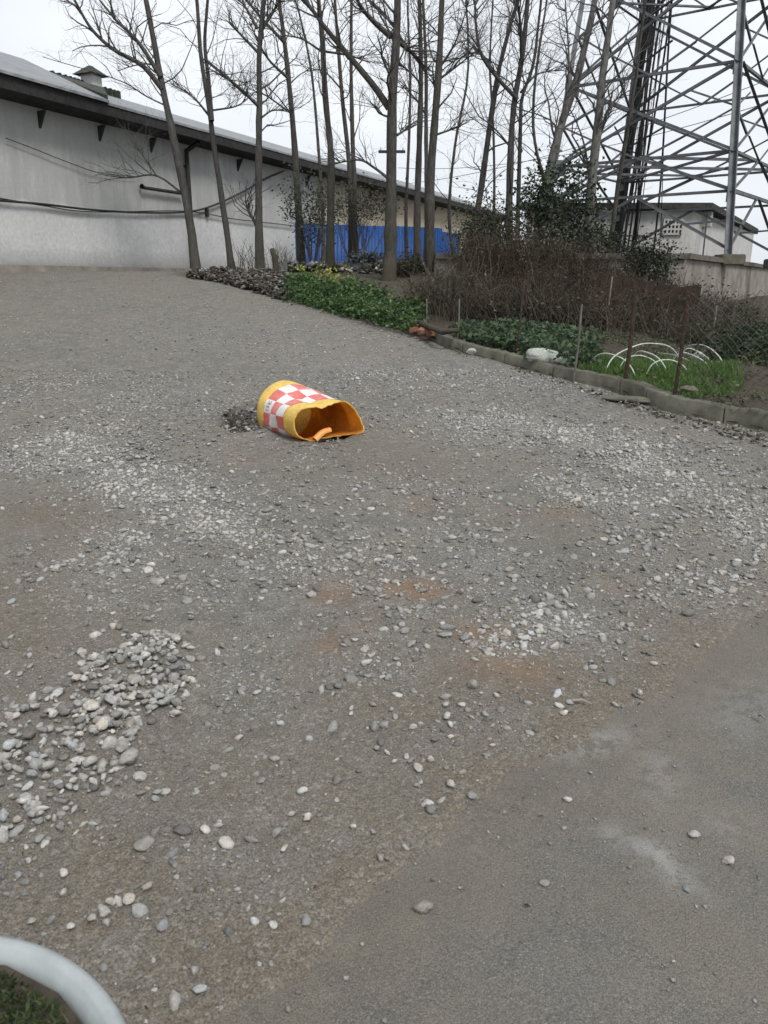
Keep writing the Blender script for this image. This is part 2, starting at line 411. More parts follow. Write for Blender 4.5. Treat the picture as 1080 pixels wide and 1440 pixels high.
def bm_box(bm, c, size, rot=None, bevel=0):
    r = bmesh.ops.create_cube(bm, size=1)
    mat = Matrix.Translation(Vector(c)) @ (rot.to_4x4() if rot is not None else Matrix.Identity(4)) @ Matrix.Diagonal((*size, 1))
    bmesh.ops.transform(bm, matrix=mat, verts=r['verts'])
    if bevel:
        es = list({e for v in r['verts'] for e in v.link_edges})
        bmesh.ops.bevel(bm, geom=es, offset=bevel, segments=2, affect='EDGES')
def basis(d, up=Vector((0, 0, 1))):
    d = Vector(d).normalized(); x = up.cross(d)
    if x.length < 1e-4: x = Vector((1, 0, 0)).cross(d)
    x.normalize(); y = d.cross(x)
    return Matrix((x, y, d)).transposed()
def bm_bar(bm, a, b, wdt, th=None, kind='L', bevel=0):
    """steel section between two points; L angle or flat or box"""
    a = Vector(a); b = Vector(b); L = (b - a).length; rot = basis(b - a); th = th or wdt * .14
    mid = (a + b) / 2
    if kind == 'L':
        bm_box(bm, mid + rot @ Vector((0, wdt / 2, 0)), (th, wdt, L), rot)
        bm_box(bm, mid + rot @ Vector((wdt / 2 + th / 2 - .0005, th / 2, 0)), (wdt, th, L * .999), rot)
    else:
        bm_box(bm, mid, (wdt, th if kind == 'flat' else wdt, L), rot, bevel)
def tubes(P, Rr, sides):
    """P (B,n,3), Rr (B,n) -> verts, quads, triangles caps omitted"""
    P = np.asarray(P, float); Rr = np.asarray(Rr, float); B, n, _ = P.shape
    T = np.gradient(P, axis=1); T /= np.linalg.norm(T, axis=2, keepdims=True) + 1e-9
    t0 = T.mean(axis=1); ref = np.where(np.abs(t0[:, 2:3]) > .8, np.array([[1., 0, 0]]), np.array([[0, 0, 1.]]))
    U = np.cross(T, ref[:, None, :]); U /= np.linalg.norm(U, axis=2, keepdims=True) + 1e-9
    W = np.cross(T, U)
    a = np.arange(sides) * 2 * np.pi / sides
    V = P[:, :, None, :] + Rr[:, :, None, None] * (np.cos(a)[None, None, :, None] * U[:, :, None, :] + np.sin(a)[None, None, :, None] * W[:, :, None, :])
    idx = np.arange(B * n * sides).reshape(B, n, sides)
    A = idx[:, :-1, :]; Bq = np.roll(A, -1, axis=2); C = idx[:, 1:, :]; D = np.roll(C, -1, axis=2)
    F = np.stack([A, Bq, D, C], -1).reshape(-1, 4)
    return V.reshape(-1, 3), F
class Tubes:
    def __init__(s): s.V = []; s.F = []; s.n = 0; s.T = []
    def add(s, P, Rr, sides, tint=None):
        V, F = tubes(P, Rr, sides); s.V.append(V); s.F.append(F + s.n); s.n += len(V)
        if tint is not None:
            t = np.asarray(tint, float)
            if t.ndim == 1: t = np.broadcast_to(t, (len(P), 3))
            s.T.append(np.repeat(t, len(V) // len(P), axis=0))
    def one(s, pts, radii, sides=8):
        s.add(np.array([[tuple(p) for p in pts]]), np.array([radii if hasattr(radii, '__len__') else [radii] * len(pts)]), sides)
    def build(s, name, mat, parent=None, smooth=True):
        return mesh_np(name, np.concatenate(s.V), np.concatenate(s.F), mat, parent, np.concatenate(s.T) if s.T else None, smooth)
def spline(pts, n):
    """Catmull-Rom resample"""
    P = np.array([tuple(p) for p in pts], float); P = np.vstack([2 * P[0] - P[1], P, 2 * P[-1] - P[-2]])
    m = len(P) - 3; o = []
    for u in np.linspace(0, m - 1e-6, n):
        i = int(u); t = u - i; a, b, c, d = P[i:i + 4]
        o.append(.5 * ((2 * b) + (c - a) * t + (2 * a - 5 * b + 4 * c - d) * t * t + (3 * b - a - 3 * c + d) * t ** 3))
    return np.array(o)

# ------------------------------------------------------------------ the ground
def coord_list(segs):
    o = []
    for a, b, s in segs: o += list(np.arange(a, b - 1e-9, s))
    o.append(segs[-1][1]); return np.array(o)
def geo(a, b, s0, k):
    o = [a]; s = s0
    while o[-1] < b: o.append(o[-1] + s); s *= k
    return o[1:]
ys = np.concatenate([[-60, -30, -12, -5, -2, -.6, .1, .5], coord_list([(.8, 4.5, .017), (4.5, 6.9, .04), (6.9, 9.4, .026)]), geo(9.4, 30, .05, 1.035), geo(31, 900, 1.5, 1.25)])
xr = np.concatenate([np.arange(0, 3.2, .026), geo(3.2, 16, .04, 1.05), geo(16.6, 900, 1.5, 1.3)])
xs = np.concatenate([-xr[:0:-1], xr])
XX, YY = np.meshgrid(xs, ys)
ZZ = h(XX, YY)
nx, ny = len(xs), len(ys)
V = np.stack([XX, YY, ZZ], -1).reshape(-1, 3)
I = np.arange(nx * ny).reshape(ny, nx)
Fq = np.stack([I[:-1, :-1], I[:-1, 1:], I[1:, 1:], I[1:, :-1]], -1).reshape(-1, 4)
ground = struct(mesh_np('ground', V, Fq, M['ground'], smooth=True), 'sloping yard of grey gravel and brown dirt running up to the warehouse')

def blob(px, py, L):
    m = np.zeros_like(px)
    for cx, cy, rx, ry, rot, wt in L:
        c, s = math.cos(rot), math.sin(rot); dx = px - cx; dy = py - cy
        q = ((dx * c + dy * s) / rx) ** 2 + ((-dx * s + dy * c) / ry) ** 2
        m = np.maximum(m, wt * np.exp(-q * .9))
    return m
PALE = [(110, 635, 95, 34, -.1, .8), (215, 685, 130, 34, .15, .95), (300, 735, 95, 26, .2, .9), (170, 770, 70, 40, .3, .5), (120, 820, 60, 60, 0, .4),
        (780, 615, 150, 24, .12, .95), (930, 660, 150, 30, .3, .9), (1060, 745, 60, 45, .6, .8), (860, 700, 120, 30, .25, .6), (1000, 830, 90, 40, .2, .5),
        (700, 590, 90, 16, .1, .7), (790, 880, 80, 34, .1, .75), (720, 905, 55, 22, 0, .7), (520, 800, 120, 60, .1, .35), (430, 800, 160, 50, 0, .3),
        (600, 700, 120, 40, 0, .25), (640, 780, 90, 50, .3, .4), (500, 940, 70, 25, 0, .35), (350, 950, 60, 60, 0, .35), (560, 520, 200, 30, .1, .35), (420, 480, 200, 30, 0, .25), (200, 560, 150, 30, 0, .25)]
CLAY = [(580, 826, 48, 16, .05, .95), (470, 832, 32, 16, 0, .6), (515, 880, 22, 26, 0, .4), (470, 905, 26, 16, 0, .5), (680, 890, 50, 14, .1, .55), (720, 940, 70, 26, .1, .4),
        (600, 710, 22, 12, 0, .6), (790, 715, 28, 14, 0, .45), (870, 822, 30, 12, .1, .4), (350, 640, 30, 14, 0, .25)]
DIRT = [(80, 730, 100, 50, 0, .95), (40, 850, 90, 90, 0, .9), (120, 900, 80, 40, 0, .6), (300, 1080, 200, 90, 0, .7), (120, 1250, 220, 120, 0, .9), (600, 980, 260, 70, 0, .7),
        (480, 1150, 200, 120, 0, .7), (300, 1330, 260, 140, 0, .8), (820, 930, 100, 60, .2, .6), (560, 660, 110, 50, .2, .5), (700, 720, 90, 40, .2, .4)]
PXv, PYv, dep = to_px(V[:, 0], np.maximum(V[:, 1], .4), V[:, 2])
nzv = vnoise(V[:, 0], V[:, 1], .35, 5) + .6 * vnoise(V[:, 0], V[:, 1], .12, 6)
pale = np.clip(blob(PXv, PYv, PALE) * (1 + 1.2 * nzv), 0, 1); near = (V[:, 1] > 1) & (V[:, 1] < 40) & (np.abs(V[:, 0]) < V[:, 1] * .8 + 1)
pale = np.where(near, pale, .25)
clay = np.where(near, np.clip(blob(PXv, PYv, CLAY) * (1 + 1.4 * nzv), 0, 1), 0)
dirt = np.where(near, np.clip(np.maximum(blob(PXv, PYv, DIRT), .95 * np.exp(-np.maximum(-asphalt_side(V[:, 0], V[:, 1]) - .1, 0) / .35)) * (1 + 1.2 * nzv), 0, 1), .4)
# darker earth tone under the trees and beyond the road edge
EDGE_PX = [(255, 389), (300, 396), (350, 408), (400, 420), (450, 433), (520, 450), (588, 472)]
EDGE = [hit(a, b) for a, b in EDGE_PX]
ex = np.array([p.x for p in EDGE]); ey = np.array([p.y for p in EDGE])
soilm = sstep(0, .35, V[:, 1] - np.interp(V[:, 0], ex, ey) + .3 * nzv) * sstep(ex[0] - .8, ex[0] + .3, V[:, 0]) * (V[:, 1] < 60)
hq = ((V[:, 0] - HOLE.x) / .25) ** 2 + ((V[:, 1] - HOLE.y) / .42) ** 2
soilm = np.maximum(soilm, np.clip(1.5 - hq + nzv, 0, 1))  # the same darker tone fills the pothole
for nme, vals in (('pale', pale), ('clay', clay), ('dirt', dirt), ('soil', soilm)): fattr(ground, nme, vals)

# ------------------------------------------------------------------ the old asphalt
def boundary_pts():
    P = spline([(p.x, p.y, 0) for p in BND], 700)[:, :2]
    T = np.gradient(P, axis=0); T /= np.linalg.norm(T, axis=1, keepdims=True)
    nn = np.stack([-T[:, 1], T[:, 0]], 1)
    s = np.cumsum(np.r_[0, np.linalg.norm(np.diff(P, axis=0), axis=1)])
    off = -.30 + .05 * vnoise(s, s * 0, .22, 11)
    return P + nn * off[:, None]
bp = boundary_pts(); nb = len(bp); nv = 60
outer = np.stack([bp[:, 0] * .3 + 3.2, bp[:, 1] * .2 - 3.0], 1)
tv = np.linspace(0, 1, nv) ** 2.0
XA = bp[:, None, :] * (1 - tv)[None, :, None] + outer[:, None, :] * tv[None, :, None]
za = h0(XA[..., 0], XA[..., 1]) - .013 + .006 * vnoise(XA[..., 0], XA[..., 1], .5, 21) + .003 * vnoise(XA[..., 0], XA[..., 1], .09, 22)
za[:, :4] -= np.array([.05, .04, .03, .015])
VA = np.concatenate([XA, za[..., None]], -1).reshape(-1, 3)
IA = np.arange(nb * nv).reshape(nb, nv)
FA = np.stack([IA[:-1, :-1], IA[1:, :-1], IA[1:, 1:], IA[:-1, 1:]], -1).reshape(-1, 4)
asphalt = struct(mesh_np('asphalt', VA, FA, M['asphalt'], smooth=True), 'worn dark asphalt with a ragged edge meeting the gravel')
PXa, PYa, da = to_px(VA[:, 0], np.maximum(VA[:, 1], .4), VA[:, 2])
chalk = blob(PXa, PYa, [(925, 1200, 34, 16, .25, 1), (955, 1235, 36, 16, .5, .75), (880, 1180, 38, 14, .3, .7), (830, 1045, 55, 18, -.2, .8), (925, 1090, 30, 40, 0, .5), (1020, 1160, 40, 20, 0, .45), (1050, 1000, 60, 40, 0, .35)])
earth = blob(PXa, PYa, [(1000, 960, 120, 50, -.3, .9), (900, 1000, 120, 40, -.5, .6), (760, 1130, 120, 60, -.6, .7), (650, 1230, 120, 80, -.6, .8), (500, 1330, 120, 90, -.6, .8), (850, 1300, 80, 100, 0, .3), (400, 1430, 100, 60, 0, .8), (680, 1380, 80, 60, 0, .4)])
fattr(asphalt, 'chalk', chalk); edge_e = np.tile(np.clip(np.exp(-tv * 9) * 1.35, 0, 1), nb)
fattr(asphalt, 'earth', np.clip(np.maximum(earth, edge_e) * (1 + vnoise(VA[:, 0], VA[:, 1], .2, 31)), 0, 1))

# ------------------------------------------------------------------ gravel: 300 largest stones one by one, the rest as stuff
def ico(sub):
    bm = bmesh.new(); bmesh.ops.create_icosphere(bm, subdivisions=sub, radius=1)
    v = np.array([q.co[:] for q in bm.verts]); f = np.array([[q.index for q in p.verts] for p in bm.faces]); bm.free(); return v, f
ICO = {1: ico(1), 2: ico(2)}   # 20 and 80 triangles
def stone_shape(sub, seed):
    g = np.random.default_rng(seed); v, f = ICO[sub]; v = v.copy()
    for _ in range(9):                                   # blunt facets
        d = g.normal(size=3); d /= np.linalg.norm(d); k = g.uniform(.45, .9)
        dd = v @ d; m = dd > k; v[m] -= np.outer((dd[m] - k) * .92, d)
    v *= 1 + .10 * g.normal(size=(len(v), 1))
    v *= np.array([g.uniform(1.0, 1.5), g.uniform(.8, 1.1), g.uniform(.55, .85)])
    return v, f
SHAPES = {s: [stone_shape(s, 100 * s + k) for k in range(14)] for s in (1, 2)}

def density(px, py):
    return blob(px, py, PALE)
st_x, st_y, st_r, st_lift, st_tone, st_force = [], [], [], [], [], []
def put(x, y, r, lift=0, tone=None, force=0):
    st_x.append(x); st_y.append(y); st_r.append(r); st_lift.append(lift); st_tone.append(tone); st_force.append(force)
def scatter(n, y0, y1, r_med, r_sig, rmin, rmax, base, gain, half=.62, pad=.6, grit=False):
    """uniform over the ground wedge, kept with probability base + gain * density"""
    y = np.sqrt(rng.uniform(y0 ** 2, y1 ** 2, n)); x = rng.uniform(-1, 1, n) * (y * half + pad)
    z = h0(x, y); px, py, d = to_px(x, y, z)
    dn = density(px, py) * (1 + 1.5 * (vnoise(x, y, .4, 41) + .7 * vnoise(x, y, .13, 42)))
    pk = np.clip(base * (1 + 3.0 * vnoise(x, y, .5, 43) + 1.5 * vnoise(x, y, .16, 46)) + gain * dn, 0, 1)
    a = asphalt_side(x, y); dm = np.maximum(blob(px, py, DIRT), .9 * np.exp(-np.maximum(-a - .1, 0) / .35)); pk = pk * (1 - .8 * np.clip(dm * (1 + 1.2 * vnoise(x, y, .35, 5)), 0, 1))
    pk = np.where(a > -.02, pk * np.maximum(np.exp(-np.maximum(a, 0) / (.10 if not grit else .22)), .04 if not grit else .16), pk)
    ey_ = np.interp(x, ex, ey); beyond = (y > ey_ - .1) & (x > ex[0])
    q = ((x - HOLE.x) / .3) ** 2 + ((y - HOLE.y) / .34) ** 2
    keep = (rng.random(n) < pk) & ~beyond
    x, y = x[keep], y[keep]; r = np.clip(r_med * np.exp(rng.normal(0, r_sig, len(x))), rmin, rmax)
    return x, y, r, dn[keep]
def kerb_x_limit(x, y): return x
BIG = []
for args, sub in (((34000, 1.0, 4.6, .0072, .55, .004, .026, .22, 1.1), 1), ((46000, 1.0, 4.6, .0034, .35, .002, .007, .42, .5, .62, .6, True), 1),
                  ((84000, 4.3, 9.8, .0092, .42, .004, .023, .17, 1.6), 1), ((42000, 9.0, 21, .015, .3, .009, .026, .05, .75), 1)):
    x, y, r, dn = scatter(*args)
    BIG.append((x, y, r, np.zeros_like(x), dn))
# the heap of cobbles on the road edge
n = 15000
y = np.sqrt(rng.uniform(1.2 ** 2, 3.8 ** 2, n)); x = rng.uniform(-2.4, -.2, n)
px, py, d = to_px(x, y, h0(x, y)); pm = pile_mask(px, py)
k = rng.random(n) < np.clip(pm * .8 + .03 + .6 * vnoise(x, y, .2, 44) + .3 * vnoise(x, y, .07, 45), 0, 1) * (pm > 0) * .62
x, y, pm = x[k], y[k], pm[k]
r = np.clip(.0120 * np.exp(rng.normal(0, .40, len(x))), .005, .027)
BIG.append((x, y, r, rng.uniform(-.01, .022, len(x)) * pm, np.ones(len(x)) * .55))
k = rng.random(n) < .0
# stones that stand alone in the photograph: px, py, half width in px
LONE = [(320, 1193, 13), (425, 1118, 10), (432, 1157, 9), (400, 1197, 9), (588, 1084, 10), (600, 1140, 10), (633, 1108, 11), (621, 1131, 9), (497, 1165, 7), (388, 1075, 9),
        (434, 1047, 9), (975, 1176, 10), (1023, 1215, 10), (918, 936, 7), (797, 1124, 8), (626, 998, 8), (629, 1011, 9), (633, 1025, 8), (634, 1037, 6), (783, 984, 9), (787, 996, 8), (800, 994, 7), (793, 1005, 8),
        (148, 1287, 13), (155, 1273, 12), (181, 1270, 13), (167, 1272, 9), (231, 1306, 13), (282, 1391, 12), (90, 1232, 11), (90, 1258, 9), (110, 961, 14), (207, 1255, 9), (384, 1306, 8), (26, 1231, 9), (45, 1302, 9),
        (530, 1054, 7), (545, 1062, 6), (555, 1070, 6), (572, 1068, 6), (577, 1072, 7), (605, 1072, 7), (585, 1105, 6), (592, 1104, 5), (358, 1301, 8), (362, 984, 9), (395, 1023, 8), (410, 1150, 8), (222, 1118, 9), (290, 1173, 10), (207, 1188, 6),
        (73, 1300, 9), (40, 1210, 9), (100, 1310, 8), (150, 1300, 8), (556, 1010, 6), (692, 1052, 5), (525, 1176, 6), (550, 1000, 6), (452, 975, 9), (515, 940, 8), (900, 975, 6), (865, 990, 6), (870, 905, 7), (980, 908, 6)]
L = [hit(a, b) for a, b, c in LONE]
sc = np.array([c / F_PX * to_px(p.x, p.y, p.z)[2] for p, (a, b, c) in zip(L, LONE)])
BIG.append((np.array([p.x for p in L]), np.array([p.y for p in L]), sc * .72, sc * .25, np.ones(len(L)) * .9))
BAR_C = at(436, 600, 7.28)
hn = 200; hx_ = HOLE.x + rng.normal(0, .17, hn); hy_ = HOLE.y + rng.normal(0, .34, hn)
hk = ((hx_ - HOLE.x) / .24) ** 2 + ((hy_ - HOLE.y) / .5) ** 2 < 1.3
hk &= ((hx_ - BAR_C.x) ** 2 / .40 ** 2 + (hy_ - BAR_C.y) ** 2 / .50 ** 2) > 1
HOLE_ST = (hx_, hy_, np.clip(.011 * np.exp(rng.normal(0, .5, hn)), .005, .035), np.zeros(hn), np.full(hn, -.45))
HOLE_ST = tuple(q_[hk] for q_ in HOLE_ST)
sx = np.concatenate([b[0] for b in BIG]); sy = np.concatenate([b[1] for b in BIG]); sr = np.concatenate([b[2] for b in BIG])
slift = np.concatenate([b[3] for b in BIG]); sdn = np.concatenate([b[4] for b in BIG])
# keep the kerb's planting and the barrel clear
clear = ((sx - BAR_C.x) ** 2 / .40 ** 2 + (sy - BAR_C.y) ** 2 / .47 ** 2) > 1
sx, sy, sr, slift, sdn = (np.r_[q_[clear], e_] for q_, e_ in zip((sx, sy, sr, slift, sdn), HOLE_ST))
ns = len(sx)
sz = h(sx, sy) + sr * np.where(sr > .007, rng.uniform(.0, .42, ns), .3) + slift + np.maximum(h0(sx, sy) - .012 - h(sx, sy), 0)
ppx, ppy, pdep = to_px(sx, sy, sz)
inview = (ppx > -5) & (ppx < 1085) & (ppy < 1445)
size_px = np.where(inview, F_PX * sr / pdep, 0)
order = np.argsort(-size_px); top = order[:300]; rest = order[300:]
tone = np.clip(rng.normal(.25, .095, ns) + .17 * np.clip(sdn, -.6, 1.0), .14, .52)
tone = np.where(rng.random(ns) < .07, np.minimum(tone * 1.4, .5), tone)
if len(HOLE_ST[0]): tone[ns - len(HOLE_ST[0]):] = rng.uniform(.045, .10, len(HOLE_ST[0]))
warm = rng.normal(0, .025, ns)
tintc = np.stack([tone * (1.02 + warm), tone * .99, tone * (.93 - warm)], 1)
yaw = rng.uniform(0, 2 * np.pi, ns); tiltx = rng.normal(0, .3, ns); tilty = rng.normal(0, .3, ns)
def rotm(yaw, tx, ty):
    c, s = np.cos(yaw), np.sin(yaw); z = np.zeros_like(c); o = np.ones_like(c)
    Rz = np.stack([c, -s, z, s, c, z, z, z, o], -1).reshape(-1, 3, 3)
    c, s = np.cos(tx), np.sin(tx); Rx = np.stack([o, z, z, z, c, -s, z, s, c], -1).reshape(-1, 3, 3)
    c, s = np.cos(ty), np.sin(ty); Ry = np.stack([c, z, s, z, o, z, -s, z, c], -1).reshape(-1, 3, 3)
    return Rz @ Rx @ Ry
RM = rotm(yaw, tiltx, tilty)
stone_meshes = []
for kk in range(14):
    v, f = SHAPES[2][kk]
    o = mesh_np('stone', v, f, M['stone'], None, np.ones((len(v), 3)), True); stone_meshes.append(o.data); bpy.data.objects.remove(o)
for i in top:
    o = bpy.data.objects.new('stone', stone_meshes[int(i) % 14]); link(o, ground)
    o.location = (sx[i], sy[i], sz[i]); o.scale = (sr[i],) * 3
    o.rotation_euler = (tiltx[i], tilty[i], yaw[i]); o.color = (*tintc[i], 1)
gv, gf, gt, off = [], [], [], 0
for sub, sel in ((2, rest[:3500]), (1, rest[3500:])):
    for kk in range(14):
        ii = sel[kk::14]; v, f = SHAPES[sub][kk]
        P = np.einsum('bij,nj->bni', RM[ii], v) * sr[ii][:, None, None] + np.stack([sx[ii], sy[ii], sz[ii]], 1)[:, None, :]
        gv.append(P.reshape(-1, 3)); gt.append(np.repeat(tintc[ii], len(v), 0))
        gf.append((f[None] + (np.arange(len(ii)) * len(v))[:, None, None] + off).reshape(-1, 3)); off += len(ii) * len(v)
g = mesh_np('gravel', np.concatenate(gv), np.concatenate(gf), M['stone'], ground, np.concatenate(gt), True)
stuff(g)

# ------------------------------------------------------------------ warehouse
AZ = R(23.7)
DV = Vector((math.sin(AZ), math.cos(AZ), 0)); NV = Vector((math.cos(AZ), -math.sin(AZ), 0))
P_EAVE, P_WALL, P_RIDGE = 17.8, 18.6, 24.2
EAVE_Z, RIDGE_Z = 6.50, 8.60
def wpt(s, p, z): return DV * s + NV * (-p) + Vector((0, 0, z))
def wall_s(px, p=P_WALL, py=395): return p / math.tan(AZ - math.atan((px - 540) / ray(px, py)[1]))
def on_wall(px, py, off=.05):
    d = Vector(ray(px, py)); nd = NV.dot(d); t = -(P_WALL - off) / nd
    return d * t + Vector((0, 0, CAM_H))
wh = thing('warehouse', 'long grey plastered warehouse with dark eaves and a roof vent behind the bare trees', 'warehouse', wpt(24, P_WALL, 1.7))
def local(o):      # parts are built in world space under a moved Empty
    o.matrix_parent_inverse = Matrix.Translation(-Vector(o.parent.location)); return o
def slab_mesh(pts, thick, name, mat, parent):
    """prism from a planar polygon, extruded along vector thick"""
    bm = bmesh.new(); a = [bm.verts.new(p) for p in pts]; b = [bm.verts.new(Vector(p) + Vector(thick)) for p in pts]
    bm.faces.new(a); bm.faces.new(b[::-1]); n = len(a)
    for i in range(n): bm.faces.new([a[i], b[i], b[(i + 1) % n], a[(i + 1) % n]])
    o = bm_obj(name, bm, mat, parent)
    return local(o) if parent is not None else o
S0, S1, S2 = -9.0, 34.5, 66.0
slab_mesh([wpt(S0, P_WALL, 1.2), wpt(S1, P_WALL, 1.2), wpt(S1, P_WALL, 6.73), wpt(S0, P_WALL, 6.73)], -NV * .3, 'wall', M['plaster'], wh)
o = slab_mesh([wpt(S1, P_WALL + .03, 1.2), wpt(S2, P_WALL + .03, 1.2), wpt(S2, P_WALL + .03, 6.73), wpt(S1, P_WALL + .03, 6.73)], -NV * .3, 'wall', M['cream'], wh)
o['label'] = 'cream plastered stretch of wall'
slab_mesh([wpt(S2, P_WALL + .3, 1.2), wpt(S2, 31, 1.2), wpt(S2, 31, 6.4), wpt(S2, P_RIDGE, 8.3), wpt(S2, P_WALL + .3, 6.4)], -DV * .3, 'gable', M['cream'], wh)
slab_mesh([wpt(S0, 31, 1.2), wpt(S2 - .5, 31, 1.2), wpt(S2 - .5, 31, 6.4), wpt(S0, 31, 6.3)], -NV * .3, 'wall', M['plaster'], wh)
# plinth
slab_mesh([wpt(S0, P_WALL - .004, 1.2), wpt(wall_s(268), P_WALL - .004, 1.2), wpt(wall_s(268), P_WALL - .004, 1.93), wpt(S0, P_WALL - .004, 1.93)], NV * .05, 'plinth', M['retain'], wh)
SV = 20.2
def roof(s0, s1, dz, mat, pe=P_EAVE, rz=0):
    sh = 3.2
    a, b = wpt(s0, pe, EAVE_Z + dz), wpt(s1, pe, EAVE_Z + dz); c, d = wpt(s1 + sh, P_RIDGE, RIDGE_Z + dz + rz), wpt(s0 + sh, P_RIDGE, RIDGE_Z + dz + rz)
    slab_mesh([a, b, c, d], (0, 0, .07), 'roof', mat, wh)
    e, f_ = wpt(s1 + sh, 31.2, EAVE_Z + dz), wpt(s0 + sh, 31.2, EAVE_Z + dz)
    slab_mesh([d + Vector((0, 0, .002)), c + Vector((0, 0, .002)), e, f_], (0, 0, .07), 'roof', mat, wh)
roof(S0 - 1, SV, .05, M['roof'], P_EAVE - .06, .32); roof(SV, S2 + .6, 0, M['roof'])
# dark mossy verge between the two roofs
slab_mesh([wpt(SV, P_EAVE - .02, EAVE_Z + .09), wpt(SV + 2.6, P_EAVE + 2.4, EAVE_Z + 1.02), wpt(SV + 5.4, P_RIDGE - .02, RIDGE_Z + .09), wpt(SV + 3.22, P_RIDGE - .02, RIDGE_Z + .09)], (0, 0, .16), 'verge', M['moss_roof'], wh)
bm = bmesh.new(); s = SV + 4.2
for k in range(14):
    t = k / 13; bm_box(bm, wpt(s + 3.4 * t + .1 * math.sin(k * 7), P_RIDGE - .1, RIDGE_Z + .06), (.5, .4, .16 + .06 * math.sin(k * 3.1)), basis(DV), .04)
local(bm_obj('ridge_cap', bm, M['moss_roof'], wh))
# eaves
slab_mesh([wpt(S0 - 1, P_EAVE + .03, EAVE_Z + .005), wpt(S2, P_EAVE + .03, EAVE_Z + .005), wpt(S2, P_EAVE + .03, EAVE_Z - .28), wpt(S0 - 1, P_EAVE + .03, EAVE_Z - .28)], NV * -.05, 'fascia', M['dark_timber'], wh)
slab_mesh([wpt(S0 - 1, P_EAVE + .085, EAVE_Z - .24), wpt(S2, P_EAVE + .085, EAVE_Z - .24), wpt(S2, P_WALL - .004, EAVE_Z - .36), wpt(S0 - 1, P_WALL - .004, EAVE_Z - .36)], (0, 0, .05), 'soffit', M['dark_timber'], wh)
slab_mesh([wpt(S0 - 1, P_EAVE + .02, EAVE_Z + .008), wpt(SV, P_EAVE + .02, EAVE_Z + .008), wpt(SV, P_EAVE + .02, EAVE_Z + .09), wpt(S0 - 1, P_EAVE + .02, EAVE_Z + .09)], NV * -.06, 'fascia', M['dark_timber'], wh)
# purlin ends and brackets along the eaves
for pxx in (-40, 52, 137, 210, 333, 430, 520, 610):
    s = wall_s(pxx, P_WALL, 130 + .25 * pxx); bm = bmesh.new()
    a, b, c = wpt(s, P_WALL - .003, 6.05), wpt(s, P_WALL - .003, 5.62), wpt(s, P_WALL - .26, 6.07)
    w_ = DV * .045
    va = [bm.verts.new(q + w_) for q in (a, b, c)]; vb = [bm.verts.new(q - w_) for q in (a, b, c)]
    bm.faces.new(va); bm.faces.new(vb[::-1])
    for i in range(3): bm.faces.new([va[i], vb[i], vb[(i + 1) % 3], va[(i + 1) % 3]])
    local(bm_obj('eave_bracket', bm, M['dark_timber'], wh))
# roof vent
sv = wall_s(130, P_RIDGE - .5, 115); vb = wpt(sv, P_RIDGE - .45, RIDGE_Z - .33)
bm = bmesh.new(); rot = basis(Vector((0, 0, 1)), DV)
bm_box(bm, vb + Vector((0, 0, .1)), (.56, .56, 1.35), rot, .02)
vent = local(bm_obj('roof_vent', bm, M['hut'], wh))
bm = bmesh.new(); r_ = bmesh.ops.create_cone(bm, segments=4, radius1=.68, radius2=.08, depth=.34, cap_ends=True)
bmesh.ops.transform(bm, matrix=Matrix.Translation(vb + Vector((0, 0, .94))) @ rot.to_4x4() @ Matrix.Rotation(R(45), 4, 'Z'), verts=r_['verts'])
cap = bm_obj('vent_cap', bm, M['moss_roof'], vent)
bm = bmesh.new(); bm_box(bm, vb + Vector((0, 0, .0)), (.74, .74, .32), rot, .05)
bm_obj('vent_curb', bm, M['moss_roof'], vent)
# downpipe, stub pipe
sd = wall_s(270); t = Tubes()
t.one([wpt(sd, P_WALL - .13, z) for z in np.linspace(1.7, 5.9, 9)] + [wpt(sd, P_WALL - .7, 6.15)], .085, 10); local(t.build('downpipe', M['black_pipe'], wh))
for z in (2.4, 3.9, 5.4):
    bm = bmesh.new(); bm_box(bm, wpt(sd, P_WALL - .06, z), (.26, .12, .06), basis(Vector((0, 0, 1)), DV)); local(bm_obj('pipe_clip', bm, M['black_pipe'], wh))
t = Tubes(); t.one([on_wall(199, 262, .15), on_wall(203, 264, .15), on_wall(256, 272, .15)], [.09, .055, .055], 8); local(t.build('stub_pipe', M['black_pipe'], wh))
bm = bmesh.new(); bm_box(bm, on_wall(291, 299, .06), (.12, .1, .3), basis(Vector((0, 0, 1)), DV)); local(bm_obj('cable_clamp', bm, M['black_pipe'], wh))
for pts, rr, lab in (([(-60, 276), (0, 282), (60, 287), (130, 295), (200, 299), (262, 298), (300, 289), (345, 268), (372, 252), (400, 240)], .035, 'thick black cable bundle slung along the warehouse wall'),
                     ([(-60, 272), (0, 279), (60, 289), (130, 298), (262, 297), (330, 308), (400, 316), (440, 322)], .018, 'thin black cable sagging beside the cable bundle on the warehouse'),
                     ([(8, 194), (50, 210), (90, 226), (140, 243), (190, 248)], .012, 'thin grey wire crossing the upper warehouse wall')):
    t = Tubes(); t.one(spline([on_wall(a, b, .1) for a, b in pts], 40), rr, 6)
    tag(t.build('wall_cable', M['black_pipe']), lab, 'cable', 'cables on the warehouse wall')

